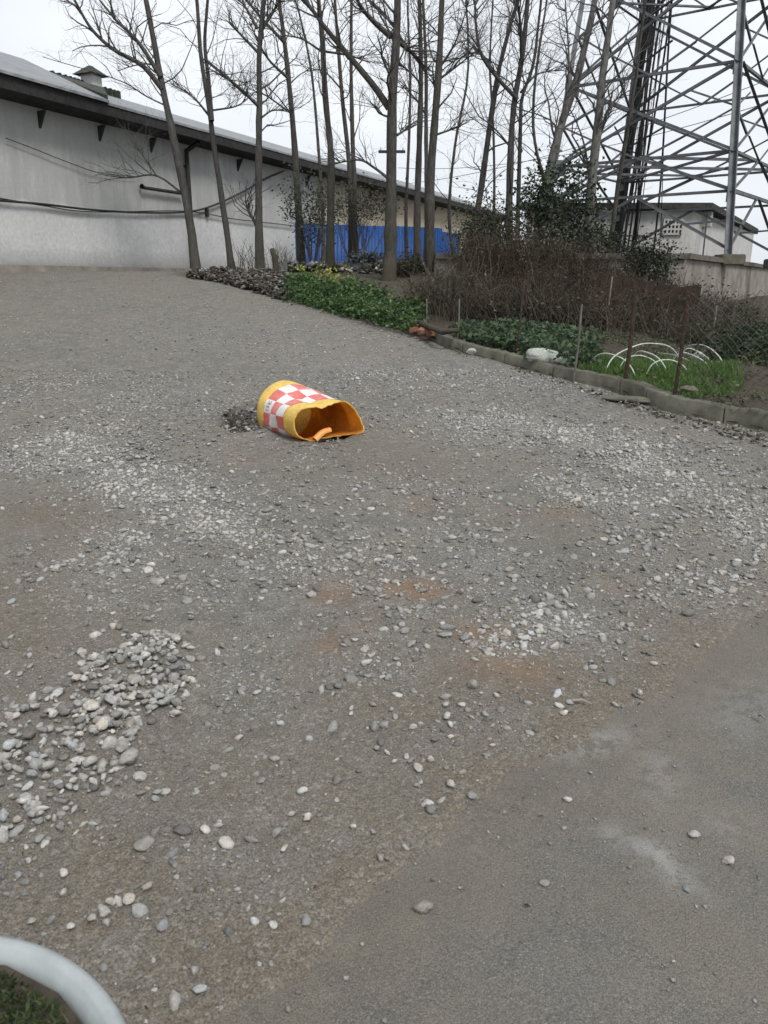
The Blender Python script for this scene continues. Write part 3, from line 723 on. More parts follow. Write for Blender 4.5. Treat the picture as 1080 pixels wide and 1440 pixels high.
# ------------------------------------------------------------------ blue hoarding
BL = [at(420, 386, 35.5), at(520, 386, 37), at(600, 386, 38), at(645, 386, 41)]
hb = thing('blue_hoarding', 'blue corrugated metal hoarding standing before the cream warehouse wall', 'hoarding', (BL[0].x, BL[0].y, 1.7))
line = spline([(p.x, p.y, 0) for p in BL], 11)
for i in range(10):
    a, b = Vector(line[i]), Vector(line[i + 1]); d = (b - a); nrm = Vector((d.y, -d.x, 0)).normalized()
    k = 24; q = []
    for j in range(k + 1):
        off = (0, .03, .03, 0)[j % 4]
        q.append(a + d * (j / k * .992) + nrm * off)
    zt = 3.86 + (.0 if i < 8 else -.12) + random.uniform(-.015, .015)
    Vv = [(p.x, p.y, 1.6) for p in q] + [(p.x, p.y, zt) for p in q] + [(p.x - nrm.x * .004, p.y - nrm.y * .004, zt) for p in q] + [(p.x - nrm.x * .004, p.y - nrm.y * .004, 1.6) for p in q]
    m_ = k + 1; Ff = []
    for r in range(3): Ff += [(r * m_ + j, r * m_ + j + 1, (r + 1) * m_ + j + 1, (r + 1) * m_ + j) for j in range(k)]
    local(mesh_np('panel', np.array(Vv), np.array(Ff), M['blue'], hb))
bm = bmesh.new(); bm_box(bm, Vector(line[0]) + Vector((-.05, -.02, 2.72)), (.09, .09, 2.3)); local(bm_obj('post', bm, M['blue'], hb))
for z in (2.1, 3.4):
    bm = bmesh.new()
    for i in range(10): bm_bar(bm, Vector((*line[i][:2], z)) + Vector((0, .06, 0)), Vector((*line[i + 1][:2], z)) + Vector((0, .06, 0)), .05, .05, 'box')
    local(bm_obj('rail', bm, M['steel_dark'], hb))

# ------------------------------------------------------------------ retaining wall, terrace, hut
WY = 19.6; TZ = 2.0
C0 = Vector((at(612, 356, WY).x, WY, 0)); C1 = Vector((at(966, 358, WY).x, WY, 0)); C2 = Vector((17.6, 37, 0)); C3 = Vector((30, 58, 0))
tr = struct(slab_mesh([(C0.x + .1, WY + .2, TZ), (C1.x - .1, WY + .2, TZ), (C2.x - .2, C2.y, TZ), (C3.x - .2, C3.y, TZ), (C0.x + .1, 58, TZ)], (0, 0, -1.6), 'terrace', M['soil'], None))
rw = thing('retaining_wall', 'stained concrete retaining wall with a ledge below the small white hut', 'wall', (C0.x, WY, .8))
def wall_run(a, b, z0, z1, th, name, mat):
    d = (b - a).normalized(); n_ = Vector((-d.y, d.x, 0))
    slab_mesh([a + Vector((0, 0, z0)), b + Vector((0, 0, z0)), b + Vector((0, 0, z1)), a + Vector((0, 0, z1))], n_ * th, name, mat, rw)
top_z = at(800, 356, WY).z
wall_run(C0, C1, .2, top_z - .13, .3, 'wall_face', M['retain'])
wall_run(C1 + Vector((.002, .002, 0)), C2, .2, top_z - .133, .3, 'wall_face', M['retain']); wall_run(C2, C3, .2, top_z - .13, .3, 'wall_face', M['retain'])
for (a, b) in ((C0, C1), (C1, C2), (C2, C3)):
    L_ = (b - a).length; k = max(1, int(L_ / 2.2)); d = (b - a) / k; n_ = Vector((d.y, -d.x, 0)).normalized() * .09
    for i in range(k):
        wall_run(a + d * i + n_ + d * .004, a + d * (i + 1) + n_ - d * .004, top_z - .128, top_z + random.uniform(-.008, .008), .48, 'coping_slab', M['concrete'])
# hut
HY = 34.5
H0 = Vector((at(742, 300, HY).x, HY, 0)); H1 = Vector((at(984, 300, HY).x, HY, 0)); H2 = Vector((at(1064, 300, 40.5).x, 40.5, 0)); H3 = H0 + (H2 - H1)
hz1 = at(880, 297, HY).z; hz2 = hz1 - .55
hut = thing('brick_hut', 'small whitewashed hut with perforated vent blocks and a dark flat roof inside the pylon yard', 'hut', (H1.x, H1.y, TZ))
slab_mesh([(H0.x, H0.y, TZ), (H1.x, H1.y, TZ), (H1.x, H1.y, hz1), (H0.x, H0.y, hz1)], (0, .2, 0), 'wall', M['hut'], hut)
dh = (H2 - H1).normalized(); nh = Vector((-dh.y, dh.x, 0))
slab_mesh([H1 + Vector((.0, .002, TZ)), H2 + Vector((0, 0, TZ)), H2 + Vector((0, 0, hz2)), H1 + Vector((0, .002, hz1))], nh * .2, 'wall', M['hut'], hut)
slab_mesh([H3 + Vector((0, 0, TZ)), H2 + Vector((-.1, 0, TZ)), H2 + Vector((-.1, 0, hz2)), H3 + Vector((0, 0, hz2))], (0, -.2, 0), 'wall', M['hut'], hut)
slab_mesh([H0 + Vector((0, .21, TZ)), H3 + Vector((0, -.21, TZ)), H3 + Vector((0, -.21, hz2)), H0 + Vector((0, .21, hz1))], (.2, 0, 0), 'wall', M['hut'], hut)
ov = .35
slab_mesh([H0 + Vector((-ov, -ov, hz1 + .06)), H1 + Vector((ov, -ov, hz1 + .06)), H2 + Vector((ov, ov, hz2 - .0)), H3 + Vector((-ov, ov, hz2 - .0))], (0, 0, .24), 'roof', M['moss_roof'], hut)
def vent_block(px0, py0, px1, py1, cols, rows):
    a = at(px0, py1, HY - .03); b = at(px1, py0, HY - .03); W_ = b.x - a.x; Hh = b.z - a.z
    back = slab_mesh([(a.x, HY - .012, a.z), (b.x, HY - .012, a.z), (b.x, HY - .012, b.z), (a.x, HY - .012, b.z)], (0, -.01, 0), 'vent_window', M['black_pipe'], hut)
    bm = bmesh.new()
    for i in range(cols + 1): bm_box(bm, (a.x + W_ * i / cols, HY - .06, (a.z + b.z) / 2), (W_ / cols * .42, .09, Hh))
    for j in range(rows + 1): bm_box(bm, ((a.x + b.x) / 2, HY - .062, a.z + Hh * j / rows), (W_ * 1.06, .08, Hh / rows * .4))
    bm_obj('block_grid', bm, M['hut'], back)
vent_block(932, 309, 960, 329, 5, 3); vent_block(834, 307, 852, 326, 4, 3)
bm = bmesh.new(); c = at(1006, 303, 33.9); bm_box(bm, (H1.x + .42, H1.y + .38, c.z), (.5, .34, .8), Matrix.Rotation(R(-32), 3, 'Z'), .03); local(bm_obj('cable_box', bm, M['hut'], hut))
t = Tubes(); t.one([H1 + Vector((.3, -.06, z)) for z in (hz1 - .1, hz1 - .8, hz1 - 1.4, TZ)], .035, 6); local(t.build('conduit', M['steel_dark'], hut))

# ------------------------------------------------------------------ lattice tower
K = 1.22
FT = [Vector((8.4, 20)) * K, Vector((11.5, 24)) * K, Vector((7.5, 27.1)) * K, Vector((4.4, 23.1)) * K]    # front, right, back, left feet
CT_ = sum(FT, Vector((0, 0))) / 4
def legpt(i, z):
    t = (z - TZ) * .125 / (FT[i] - CT_).length
    p = FT[i].lerp(CT_, min(t, .88)); return Vector((p.x, p.y, z))
tw = thing('lattice_tower', 'tall grey steel lattice pylon with crossed braces rising behind the retaining wall', 'pylon', (CT_.x, CT_.y, TZ))
LV = [TZ + .25, 4.0, 5.1, 7.5, 10.4, 13.8, 17.5, 21.5, 26.0]
for i in range(4):
    bm = bmesh.new(); a, b = legpt(i, TZ + .2), legpt(i, 28)
    bm_bar(bm, a, b, .155 if i != 2 else .30, .025); leg = local(bm_obj('leg', bm, M['steel'] if i != 2 else M['black_pipe'], tw))
    bm = bmesh.new(); p = FT[i]; bm_box(bm, (p.x, p.y, TZ + .1), (.7, .7, .3), None, .03); bm_obj('footing', bm, M['concrete'], leg)
    for z in LV[1:4]:
        bm = bmesh.new(); q = legpt(i, z); inw = (Vector((CT_.x, CT_.y, z)) - q).normalized()
        rot = Matrix.Rotation(math.atan2(inw.y, inw.x), 3, 'Z')
        bm_box(bm, q + inw * .12, (.36, .03, .5), rot, .0)
        bm_obj('gusset_plate', bm, M['steel'], leg)
def brace(a, b, wd, mat=None):
    bm = bmesh.new(); bm_bar(bm, a, b, wd, wd * .16); local(bm_obj('brace', bm, mat or M['steel'], tw))
for f in range(4):
    i, j = f, (f + 1) % 4; mt = M['steel_dark']
    nface = (legpt(j, 4) - legpt(i, 4)).cross(Vector((0, 0, 1))).normalized() * .05
    for q, z in enumerate(LV[1:], 1):
        brace(legpt(i, z), legpt(j, z), .08, mt)
    # foot bay: inverted V to the middle of the first ring
    m1 = (legpt(i, 4.0) + legpt(j, 4.0)) / 2
    brace(legpt(i, LV[0] + .1), m1, .08, mt); brace(legpt(j, LV[0] + .1), m1, .08, mt)
    brace((legpt(i, LV[0]) + m1) / 2, legpt(i, 3.2), .055, mt); brace((legpt(j, LV[0]) + m1) / 2, legpt(j, 3.2), .055, mt)
    m2 = (legpt(i, 5.1) + legpt(j, 5.1)) / 2
    brace(legpt(i, 4.0), m2, .09, mt); brace(legpt(j, 4.0), m2, .09, mt)
    for k in range(2, len(LV) - 1):
        z0, z1 = LV[k], LV[k + 1]
        a, b, c, d = legpt(i, z0), legpt(j, z1), legpt(j, z0), legpt(i, z1)
        brace(a, b, .082, mt); brace(c + nface, d + nface, .082, mt)
        if k < 5:
            x_ = (a + b + c + d) / 4
            brace(legpt(i, (z0 + z1) / 2), x_ + (a - x_) * .5, .055, mt); brace(legpt(j, (z0 + z1) / 2), x_ + (c - x_) * .5, .055, mt)
            brace(legpt(i, (z0 + z1) / 2), x_ + (d - x_) * .5, .055, mt); brace(legpt(j, (z0 + z1) / 2), x_ + (b - x_) * .5, .055, mt)
            mm = (a + c) / 2; brace(mm, x_ + (a - x_) * .5, .055, mt); brace(mm, x_ + (c - x_) * .5, .055, mt)
for z in (5.1, 10.4):
    brace(legpt(0, z) , legpt(2, z), .09, M['steel_dark']); brace(legpt(1, z + .03), legpt(3, z + .03), .09, M['steel_dark'])
    for f in range(4):
        a = (legpt(f, z) + legpt((f + 1) % 4, z)) / 2; b = (legpt((f + 1) % 4, z) + legpt((f + 2) % 4, z)) / 2; brace(a + Vector((0, 0, .05)), b + Vector((0, 0, .05)), .08, M['steel_dark'])
# cables dropping down inside the tower beside its back leg
for k in range(20):
    p0 = legpt(2, TZ + .3) + Vector((random.uniform(-.35, .9) if k < 12 else random.uniform(0, 1.6), random.uniform(-.9, -.2), 0)); p1 = legpt(2, 20) + Vector((random.uniform(-.1, 1.0), random.uniform(-.6, -.1), 0))
    pts = [p0.lerp(p1, q) + Vector((.09 * math.sin(q * 9 + k), .05 * math.cos(q * 7 + k), 0)) for q in np.linspace(0, 1, 22)]
    t = Tubes(); t.one(pts, random.choice((.012, .018, .028, .04)), 5); local(t.build('cable', M['black_pipe'], tw))
# overhead lines crossing the tower
for k, (a, b) in enumerate((((520, 262), (1300, 20)), ((560, 236), (1300, 70)), ((600, 330), (900, -60)))):
    p0, p1 = at(a[0], a[1], 60), at(b[0], b[1], 30); pts = [p0.lerp(p1, q) - Vector((0, 0, 1.2 * 4 * q * (1 - q))) for q in np.linspace(0, 1, 24)]
    t = Tubes(); t.one(pts, .016, 5)
    tag(t.build('overhead_wire', M['black_pipe']), ['lowest thin overhead wire sagging past the pylon', 'upper thin overhead wire sagging past the pylon', 'steep thin overhead wire rising past the leaning trees'][k], 'wire', 'overhead wires')
# far utility pole behind the thick tree
pb = at(551, 214, 46)
up_ = thing('utility_pole', 'distant utility pole with a short crossarm behind the thickest tree', 'utility pole', (pb.x, pb.y, 1.7))
t = Tubes(); t.one([(pb.x, pb.y, z) for z in (1.6, 5, pb.z + .6)], [.16, .14, .12], 8); local(t.build('pole', M['concrete'], up_))
bm = bmesh.new(); bm_box(bm, (pb.x, pb.y - .17, pb.z), (1.45, .1, .14)); local(bm_obj('crossarm', bm, M['dark_timber'], up_))
for q in (-.6, .0, .6):
    t = Tubes(); t.one([(pb.x + q, pb.y - .17, pb.z + .07), (pb.x + q, pb.y - .17, pb.z + .15), (pb.x + q, pb.y - .17, pb.z + .24)], [.03, .06, .03], 6); local(t.build('insulator', M['white_paint'], up_))

# ------------------------------------------------------------------ bare trees
def grow(tb, g, start, direc, length, r0, depth, maxd, up_pull, droop=0, stat=None):
    n = (7, 6, 5, 4)[depth] if depth < 4 else 3
    p = np.array(start, float); d = np.array(direc, float); d /= np.linalg.norm(d)
    pts = [p.copy()]; seg = length / (n - 1)
    for k in range(n - 1):
        d = d + g.normal(0, .16 + .05 * depth, 3) + np.array([0, 0, up_pull]); d /= np.linalg.norm(d)
        p = p + d * seg; pts.append(p.copy())
    pts = np.array(pts); rad = r0 * np.linspace(1, .38, n)
    tb.setdefault((n, max(3, 6 - depth)), []).append((pts, rad))
    if depth >= maxd: return
    kids = {0: g.integers(6, 10), 1: g.integers(4, 7), 2: g.integers(3, 5)}.get(depth, 2)
    for c in range(kids):
        u = g.uniform(.18, 1.0) if c else 1.0
        i = min(int(u * (n - 1)), n - 2); f = u * (n - 1) - i
        q = pts[i] * (1 - f) + pts[i + 1] * f; t = pts[i + 1] - pts[i]; t /= np.linalg.norm(t)
        s = g.normal(size=3); s -= t * s.dot(t); s /= np.linalg.norm(s)
        a = g.uniform(.4, .95); nd = t * math.cos(a) + s * math.sin(a)
        grow(tb, g, q, nd, length * g.uniform(.35, .62), max(r0 * (1 - .6 * u) * .52, .0023), depth + 1, maxd, up_pull * .8)
def make_tree(path, Y, r_px, label, mat='bark', limbs=(), nb=26, seed=0, first=.25, blen=2.0, maxd=3, group='bare trees along the fence', extra_top=2.5, base_z=None, forks=()):
    g = np.random.default_rng(1000 + seed)
    P = [at(a, b, Y) for a, b in path]
    Pb = P[0].copy(); gz = float(h0(Pb.x, Y)) if base_z is None else base_z
    if Pb.z > gz: P = [Vector((Pb.x - (P[1].x - Pb.x) * .2, Y, gz - .1))] + P
    else: P[0].z = gz - .1
    d = (P[-1] - P[-2]).normalized(); d.z = abs(d.z)
    P.append(P[-1] + d * extra_top * .5); P.append(P[-1] + (d + Vector((0, 0, .1))) * extra_top * .5)
    n = 30; S = spline(P, n)
    lean = np.cumsum(g.normal(0, .035, n)); S[:, 1] += lean - lean[0]
    S[:, 0] += .03 * np.sin(np.linspace(0, 9, n) + seed); rad0 = .9 * r_px / F_PX * Y
    Z = (S[:, 2] - S[0, 2]) / (S[-1, 2] - S[0, 2])
    rad = rad0 * (1.0 - .74 * Z) * (1 + .35 * np.exp(-Z * 26)) * (1 + .06 * g.normal(size=n))
    root = thing('bare_tree', label, 'tree', tuple(S[0] + [0, 0, .1]), group)
    t = Tubes(); t.one(S, rad, 10)
    for fk in forks:
        pts = [at(a, b, Y + g.uniform(-.15, .15)) for a, b, in fk[0]]; e = (pts[-1] - pts[-2]).normalized(); pts.append(pts[-1] + e * 1.8)
        Sf = spline(pts, 16); t.one(Sf, np.linspace(fk[1] / F_PX * Y, fk[1] / F_PX * Y * .45, 16), 8)
    local(t.build('trunk', M[mat], root))
    tb = {}
    lim = Tubes(); has = False
    for pts, rp_ in limbs:
        off = g.uniform(-.9, .5); m_ = len(pts)
        W = [at(a, b, Y + off * k / max(1, m_ - 1)) for k, (a, b) in enumerate(pts)]
        Sl = spline(W, 14); lim = Tubes(); lim.one(Sl, np.linspace(rp_ / F_PX * Y, rp_ / F_PX * Y * .35, 14), 6); local(lim.build('limb', M[mat], root))
        for c in range(16):
            i = g.integers(3, 13); tdir = Sl[i] - Sl[i - 1]; tdir /= np.linalg.norm(tdir)
            s = g.normal(size=3); s -= tdir * s.dot(tdir); s /= np.linalg.norm(s); s[2] = abs(s[2]) * .8
            grow(tb, g, Sl[i], tdir * .8 + s * .8, blen * g.uniform(.25, .6), rp_ / F_PX * Y * .3, 2, maxd + 1, .04)
    nb = int(nb * .85)
    for c in range(nb):
        u = first + (1 - first) * ((c + g.random()) / nb); i = min(int(u * (n - 1)), n - 2)
        a = g.uniform(0, 2 * np.pi); el = g.uniform(.4, 1.1)
        d = np.array([math.cos(a) * math.cos(el), math.sin(a) * math.cos(el), math.sin(el)])
        grow(tb, g, S[i], d, blen * g.uniform(.5, 1.1) * (1.1 - .45 * u), rad[i] * g.uniform(.2, .36), 1, maxd, .08)
    tc_ = Tubes()
    for (nn, sd_), L_ in tb.items(): tc_.add(np.array([q[0] for q in L_]), np.array([q[1] for q in L_]), sd_)
    local(tc_.build('crown', M['twig'], root, False))
    return root

make_tree([(275, 388), (266, 310), (252, 225), (236, 150), (222, 95), (203, 0)], 24, 7, 'bare tree leaning over the black downpipe of the warehouse', 'bark',
          [([(228, 125), (200, 92), (160, 70), (128, 40), (105, 0)], 3.6), ([(226, 108), (195, 60), (165, 30), (140, 0)], 3.2), ([(260, 275), (220, 247), (180, 250), (145, 246)], 1.7), ([(236, 150), (205, 135), (165, 112), (60, 80)], 1.2), ([(228, 118), (215, 92), (190, 92), (165, 100)], 1.3), ([(220, 247), (205, 225), (196, 212)], 1.2)], 16, 1, .45, 2.2)
make_tree([(326, 385), (314, 290), (303, 210), (295, 150), (283, 80), (277, 0)], 24.5, 5, 'slender bare tree with a twin stem between downpipe and broken stub', 'bark',
          [([(296, 165), (270, 135), (240, 118)], 1.7), ([(300, 155), (330, 150), (348, 140)], 1.3), ([(290, 85), (320, 110), (345, 135)], 2)], 16, 2, .45, 2.0, forks=[([(298, 170), (293, 110), (288, 60), (292, 0)], 3)])
make_tree([(366, 390), (366, 320), (364, 250), (363, 160), (363, 70), (372, 0)], 23, 6.5, 'bare tree with a snapped side stub low on its trunk', 'bark',
          [([(361, 318), (352, 300), (345, 283)], 2.6), ([(362, 148), (330, 118), (300, 100)], 2.2), ([(368, 165), (385, 155), (412, 158)], 1.5), ([(366, 45), (385, 15), (395, 0)], 2.5), ([(364, 75), (335, 45), (320, 30)], 2), ([(362, 40), (345, 10), (335, 0)], 2)], 18, 3, .4, 2.0)
make_tree([(427, 388), (421, 300), (413, 200), (404, 110), (397, 40), (393, 0)], 25, 6, 'bare tree at the corner of the blue hoarding', 'bark_mossy', [([(405, 110), (375, 80), (350, 30)], 2), ([(400, 60), (372, 30), (345, 0)], 2.4), ([(410, 160), (375, 135), (350, 125)], 1.4)], 18, 4, .35, 2.0)
make_tree([(466, 398), (465, 300), (464, 220), (458, 150), (455, 60), (450, 0)], 22, 6.5, 'split-barked bare tree among yellow flowers', 'bark_mossy', [([(456, 75), (425, 55), (400, 50)], 1.7), ([(455, 72), (490, 78), (520, 88)], 1.6)], 16, 5, .42, 2.0)
make_tree([(492, 380), (491, 250), (483, 150), (478, 80), (471, 0)], 26, 4.5, 'thin bare tree close beside its straighter twin', 'bark_mossy', [([(484, 130), (455, 100), (430, 100)], 1.3)], 14, 6, .4, 1.8)
make_tree([(498, 380), (499, 280), (497, 190), (494, 90), (493, 0)], 26.6, 4.5, 'straight thin bare tree close beside its leaning twin', 'bark_mossy', [], 14, 7, .4, 1.8)
make_tree([(545, 418), (549, 330), (552, 240), (553, 140), (556, 60), (557, 0)], 19.5, 10.5, 'thickest bare tree with one long limb reaching up', 'bark_mossy',
          [([(547, 152), (525, 120), (490, 78), (458, 40), (440, 15), (425, 0)], 5), ([(550, 52), (525, 30), (505, 5), (500, -20)], 3.6), ([(547, 165), (532, 158), (527, 146)], 1.6), ([(556, 55), (580, 75), (592, 85)], 3), ([(545, 250), (525, 235), (505, 225), (470, 230)], 2.2), ([(558, 190), (572, 182)], 2)], 20, 8, .4, 2.0)
make_tree([(586, 405), (588, 310), (591, 220), (592, 120), (590, 50), (590, 0)], 21, 6, 'bare tree forking behind a taller pair', 'bark_mossy', [([(592, 90), (568, 60), (545, 25), (520, 0)], 2.4), ([(594, 120), (575, 100), (560, 90)], 1.6)], 18, 9, .4, 1.9)
make_tree([(607, 420), (606, 320), (606, 240), (611, 150), (618, 60), (623, 0)], 20, 8, 'dark-barked bare tree at the end of the blue hoarding', 'bark_mossy', [([(613, 115), (640, 95), (662, 78)], 1.8), ([(612, 190), (635, 182), (648, 178)], 1.7), ([(615, 100), (640, 60), (660, 0)], 1.8)], 18, 10, .42, 1.9)
make_tree([(600, 415), (600, 300), (598, 180), (599, 90), (597, 0)], 22.5, 4, 'thin dark tree wedged between two thicker trunks', 'bark_mossy', [([(598, 160), (585, 140), (565, 120)], 1.4)], 12, 11, .4, 1.7)
make_tree([(573, 400), (570, 300), (574, 190), (577, 110), (575, 30), (574, 0)], 27, 3, 'thinnest crooked tree just beside the thickest trunk', 'bark_mossy', [], 12, 12, .4, 1.6)
make_tree([(652, 355), (672, 293), (688, 190), (701, 106), (716, 40), (727, 0)], 23, 5.5, 'bare tree slanting over the end of the warehouse roof', 'bark', [([(700, 110), (675, 75), (640, 85), (610, 110)], 1.5)], 26, 13, .3, 2.2, base_z=TZ)
make_tree([(717, 360), (717, 293), (723, 163), (734, 81), (740, 0)], 22.5, 6, 'bare tree with a curved side limb above the evergreen thicket', 'bark', [([(728, 140), (700, 110), (676, 75), (669, 30), (668, 0)], 3), ([(734, 85), (732, 40), (728, 0)], 3)], 26, 14, .3, 2.2, base_z=TZ)
make_tree([(729, 360), (730, 280), (731, 200), (732, 140), (748, 90), (760, 0)], 23, 3.6, 'thin tree hugging the trunk with a curved limb', 'bark', [([(732, 130), (755, 105), (790, 98)], 1.5)], 22, 15, .35, 2.0, base_z=TZ)
make_tree([(757, 350), (772, 250), (789, 175), (815, 98), (840, 0)], 22, 8, 'pale bare tree leaning strongly towards the pylon', 'bark_pale', [([(790, 170), (800, 100), (795, 0)], 2.2)], 28, 16, .3, 2.0, base_z=TZ)
make_tree([(826, 365), (828, 290), (834, 210), (842, 140), (851, 70), (861, 0)], 21.5, 8, 'pale upright tree in front of the pylon legs', 'bark_pale', [([(842, 195), (858, 150), (880, 130)], 2.4), ([(836, 200), (850, 175), (862, 150)], 1.5)], 24, 17, .3, 1.8, base_z=TZ)
make_tree([(690, 350), (694, 280), (694, 180), (690, 90), (694, 0)], 27, 2.5, 'thin distant sapling behind the slanting tree', 'bark', [], 26, 18, .25, 2.2, base_z=TZ)
make_tree([(775, 350), (768, 270), (752, 190), (756, 100), (770, 0)], 26, 3, 'thin wavy tree behind the leaning pale trunk', 'bark', [], 28, 19, .25, 2.2, base_z=TZ)
make_tree([(850, 380), (862, 300), (880, 200), (895, 100), (905, 0)], 22.5, 3.6, 'dark vine-hung sapling beside the pale upright tree', 'bark_mossy', [], 24, 20, .2, 1.5, base_z=TZ)
make_tree([(640, 370), (632, 300), (640, 200), (655, 110), (652, 0)], 29, 2.6, 'thin faraway tree beyond the blue hoarding', 'bark', [], 26, 21, .3, 2.2)
make_tree([(455, 390), (455, 300), (447, 190), (437, 100), (420, 20), (415, 0)], 30, 3, 'thin tree rising behind the split-barked trunk', 'bark', [], 18, 22, .35, 2.0)
# stumps
def stump(px, py, Y, hgt, r, lab):
    p = at(px, py, Y); z = float(h0(p.x, Y)); t = Tubes()
    t.one([(p.x, Y, z - .1), (p.x, Y, z + .05), (p.x - .03, Y, z + hgt * .6), (p.x - .1, Y, z + hgt), (p.x - .1, Y, z + hgt + .01)], [r * 1.5, r * 1.1, r * .9, r * .7, .002], 9)
    tag(t.build('tree_stump', M['bark_mossy']), lab, 'stump')
stump(389, 394, 22.5, .62, .09, 'low broken stump beside the tree with a snapped stub')

# ------------------------------------------------------------------ leaves, shrubs, ground plants
def leaf_cloud(pos, size, tint, nrm=None, g=None, aspect=.5):
    """diamond leaves with a fold: pos (n,3), size (n,), tint (n,3)"""
    g = g or rng; n = len(pos)
    a = g.normal(size=(n, 3)); a[:, 2] *= .6; a /= np.linalg.norm(a, axis=1, keepdims=True)
    b = g.normal(size=(n, 3)); b -= a * (a * b).sum(1, keepdims=True); b /= np.linalg.norm(b, axis=1, keepdims=True)
    c = np.cross(a, b); s = size[:, None]
    V = np.stack([pos - a * s, pos + b * s * aspect + c * s * .15, pos + a * s, pos - b * s * aspect + c * s * .15], 1).reshape(-1, 3)
    i = np.arange(n)[:, None] * 4
    F = np.concatenate([i + [[0, 1, 2]], i + [[0, 2, 3]]])
    return V, F, np.repeat(tint, 4, 0)
def shrub(name, label, cat, base, rx, ry, rz, zc, nleaf, size, cols, group=None, stems=10, seed=0, clumps=26, stem_mat=None, spread=.33, twigs=0):
    g = np.random.default_rng(3000 + seed); base = Vector(base)
    root = thing(name, label, cat, base, group)
    ctr = np.array([base.x, base.y, zc])
    u = g.normal(size=(clumps, 3)); u /= np.linalg.norm(u, axis=1, keepdims=True); u *= g.uniform(.25, 1, (clumps, 1)) ** .6
    cc = ctr + u * [rx, ry, rz]
    cc[:, 2] = np.maximum(cc[:, 2], base.z + .1)
    k = g.integers(0, clumps, nleaf); d = g.normal(0, spread, (nleaf, 3)) * [rx, ry, rz]
    pos = cc[k] + d; pos[:, 2] = np.maximum(pos[:, 2], base.z + .03)
    cols = np.array(cols); tn = cols[g.integers(0, len(cols), nleaf)] * g.uniform(.6, 1.3, (nleaf, 1)) * (.75 + .5 * g.random((clumps, 1)))[k]
    V, F, T = leaf_cloud(pos, size * g.uniform(.6, 1.4, nleaf), tn, None, g)
    local(mesh_np('crown', V, F, M['leaf'], root, T))
    t = Tubes(); P = []; Rr = []
    for q in range(stems):
        e = cc[q % clumps]; b0 = np.array(base) + g.normal(0, .06, 3) * [rx, ry, 0] + [0, 0, -.05]
        m_ = (b0 + e) / 2 + g.normal(0, .12, 3) * [rx, ry, .2 * rz]
        P.append(spline([b0, m_, e], 8)); Rr.append(np.linspace(.022, .006, 8))
    t.add(np.array(P), np.array(Rr), 5)
    for q in range(twigs):
        e = cc[g.integers(clumps)] + g.normal(0, .25, 3) * [rx, ry, rz]; s_ = P[g.integers(len(P))][g.integers(3, 8)]
        t.one(spline([s_, (s_ + e) / 2 + g.normal(0, .06, 3), e], 5), np.linspace(.006, .002, 5), 3)
    local(t.build('stem', stem_mat or M['twig'], root))
    return root
DG = [(.028, .042, .022), (.04, .058, .03), (.055, .075, .038), (.022, .033, .02)]
OL = [(.06, .062, .035), (.085, .08, .045), (.045, .048, .028), (.07, .06, .035)]
PG = [(.11, .125, .085), (.075, .09, .055), (.15, .16, .12), (.05, .06, .038)]
def gb(px, Y, off=0): p = at(px, 400, Y); return Vector((p.x, Y, float(h0(p.x, Y)) + off))
p = gb(440, 24.5); shrub('young_evergreen', 'sparse pale-leaved young tree before the white end of the wall', 'tree', p, .85, .7, 1.0, at(440, 285, 24.5).z, 1500, .05, PG, None, 12, 1, 30, None, .25, 60)
p = gb(505, 25.5); shrub('brown_leaved_shrub', 'brown-leaved tall shrub over the blue hoarding top', 'shrub', p, 1.1, .8, .62, at(512, 280, 25.5).z, 1300, .045, OL, None, 12, 2, 30, None, .3, 110)
p = Vector((at(785, 300, 20.9).x, 20.9, TZ)); shrub('evergreen_tree', 'dark glossy evergreen small tree beside the leaning pale trunk', 'tree', p, .95, .75, 1.0, at(785, 288, 20.9).z, 3000, .055, DG, None, 12, 3, 40, None, .28, 40)
p = Vector((at(905, 380, 18.2).x, 18.2, gb(905, 18.2).z)); shrub('dark_conifer', 'dense dark fine-leaved shrub under the hut vents', 'shrub', p, .62, .6, .66, at(903, 385, 18.2).z, 5000, .035, [(.02, .03, .017), (.03, .04, .022), (.04, .046, .026)], None, 12, 4, 46, None, .26, 60)
p = gb(700, 18.6); shrub('olive_shrub', 'olive-brown shrub below the slanting bare tree', 'shrub', p, .95, .8, 1.05, at(700, 352, 18.6).z, 5200, .036, OL + DG[:2], None, 12, 5, 40, None, .3, 90)
p = Vector((at(680, 330, 22).x, 22, TZ)); shrub('ivy_clump', 'low dark leafy clump at the end of the blue hoarding', 'shrub', p, .6, .5, .4, at(700, 330, 22).z, 1300, .04, OL, None, 8, 6, 24, None, .3, 60)
p = gb(1066, 10.6, .12); shrub('leafy_bush', 'low leafy bush beside the heap of brown earth', 'bush', p, .50, .5, .24, p.z + .25, 2600, .032, [(.045, .07, .03), (.06, .085, .038), (.03, .045, .022)], None, 10, 7, 20, None, .33)
p = gb(1010, 14.0, .12); shrub('pale_twig_bush', 'straggly bush behind the white hoops', 'bush', p, .5, .5, .4, p.z + .45, 900, .03, OL, None, 14, 8, 20, None, .33, 80)
p = gb(815, 21.0); shrub('ledge_shrub', 'dark leafy shrub hiding the ledge below the pale upright tree', 'shrub', Vector((p.x, 20.4, TZ)), .8, .6, .45, at(800, 342, 20.4).z, 1500, .045, DG, None, 8, 9, 26, None, .3, 30)
p = gb(517, 22.3); shrub('frosted_bush', 'low grey-leaved bush beside the dark tarpaulin heap', 'bush', p, .6, .45, .2, p.z + .28, 1100, .05, [(.16, .19, .19), (.08, .10, .09), (.22, .25, .24), (.04, .05, .04)], None, 10, 10, 22, None, .3, 20)
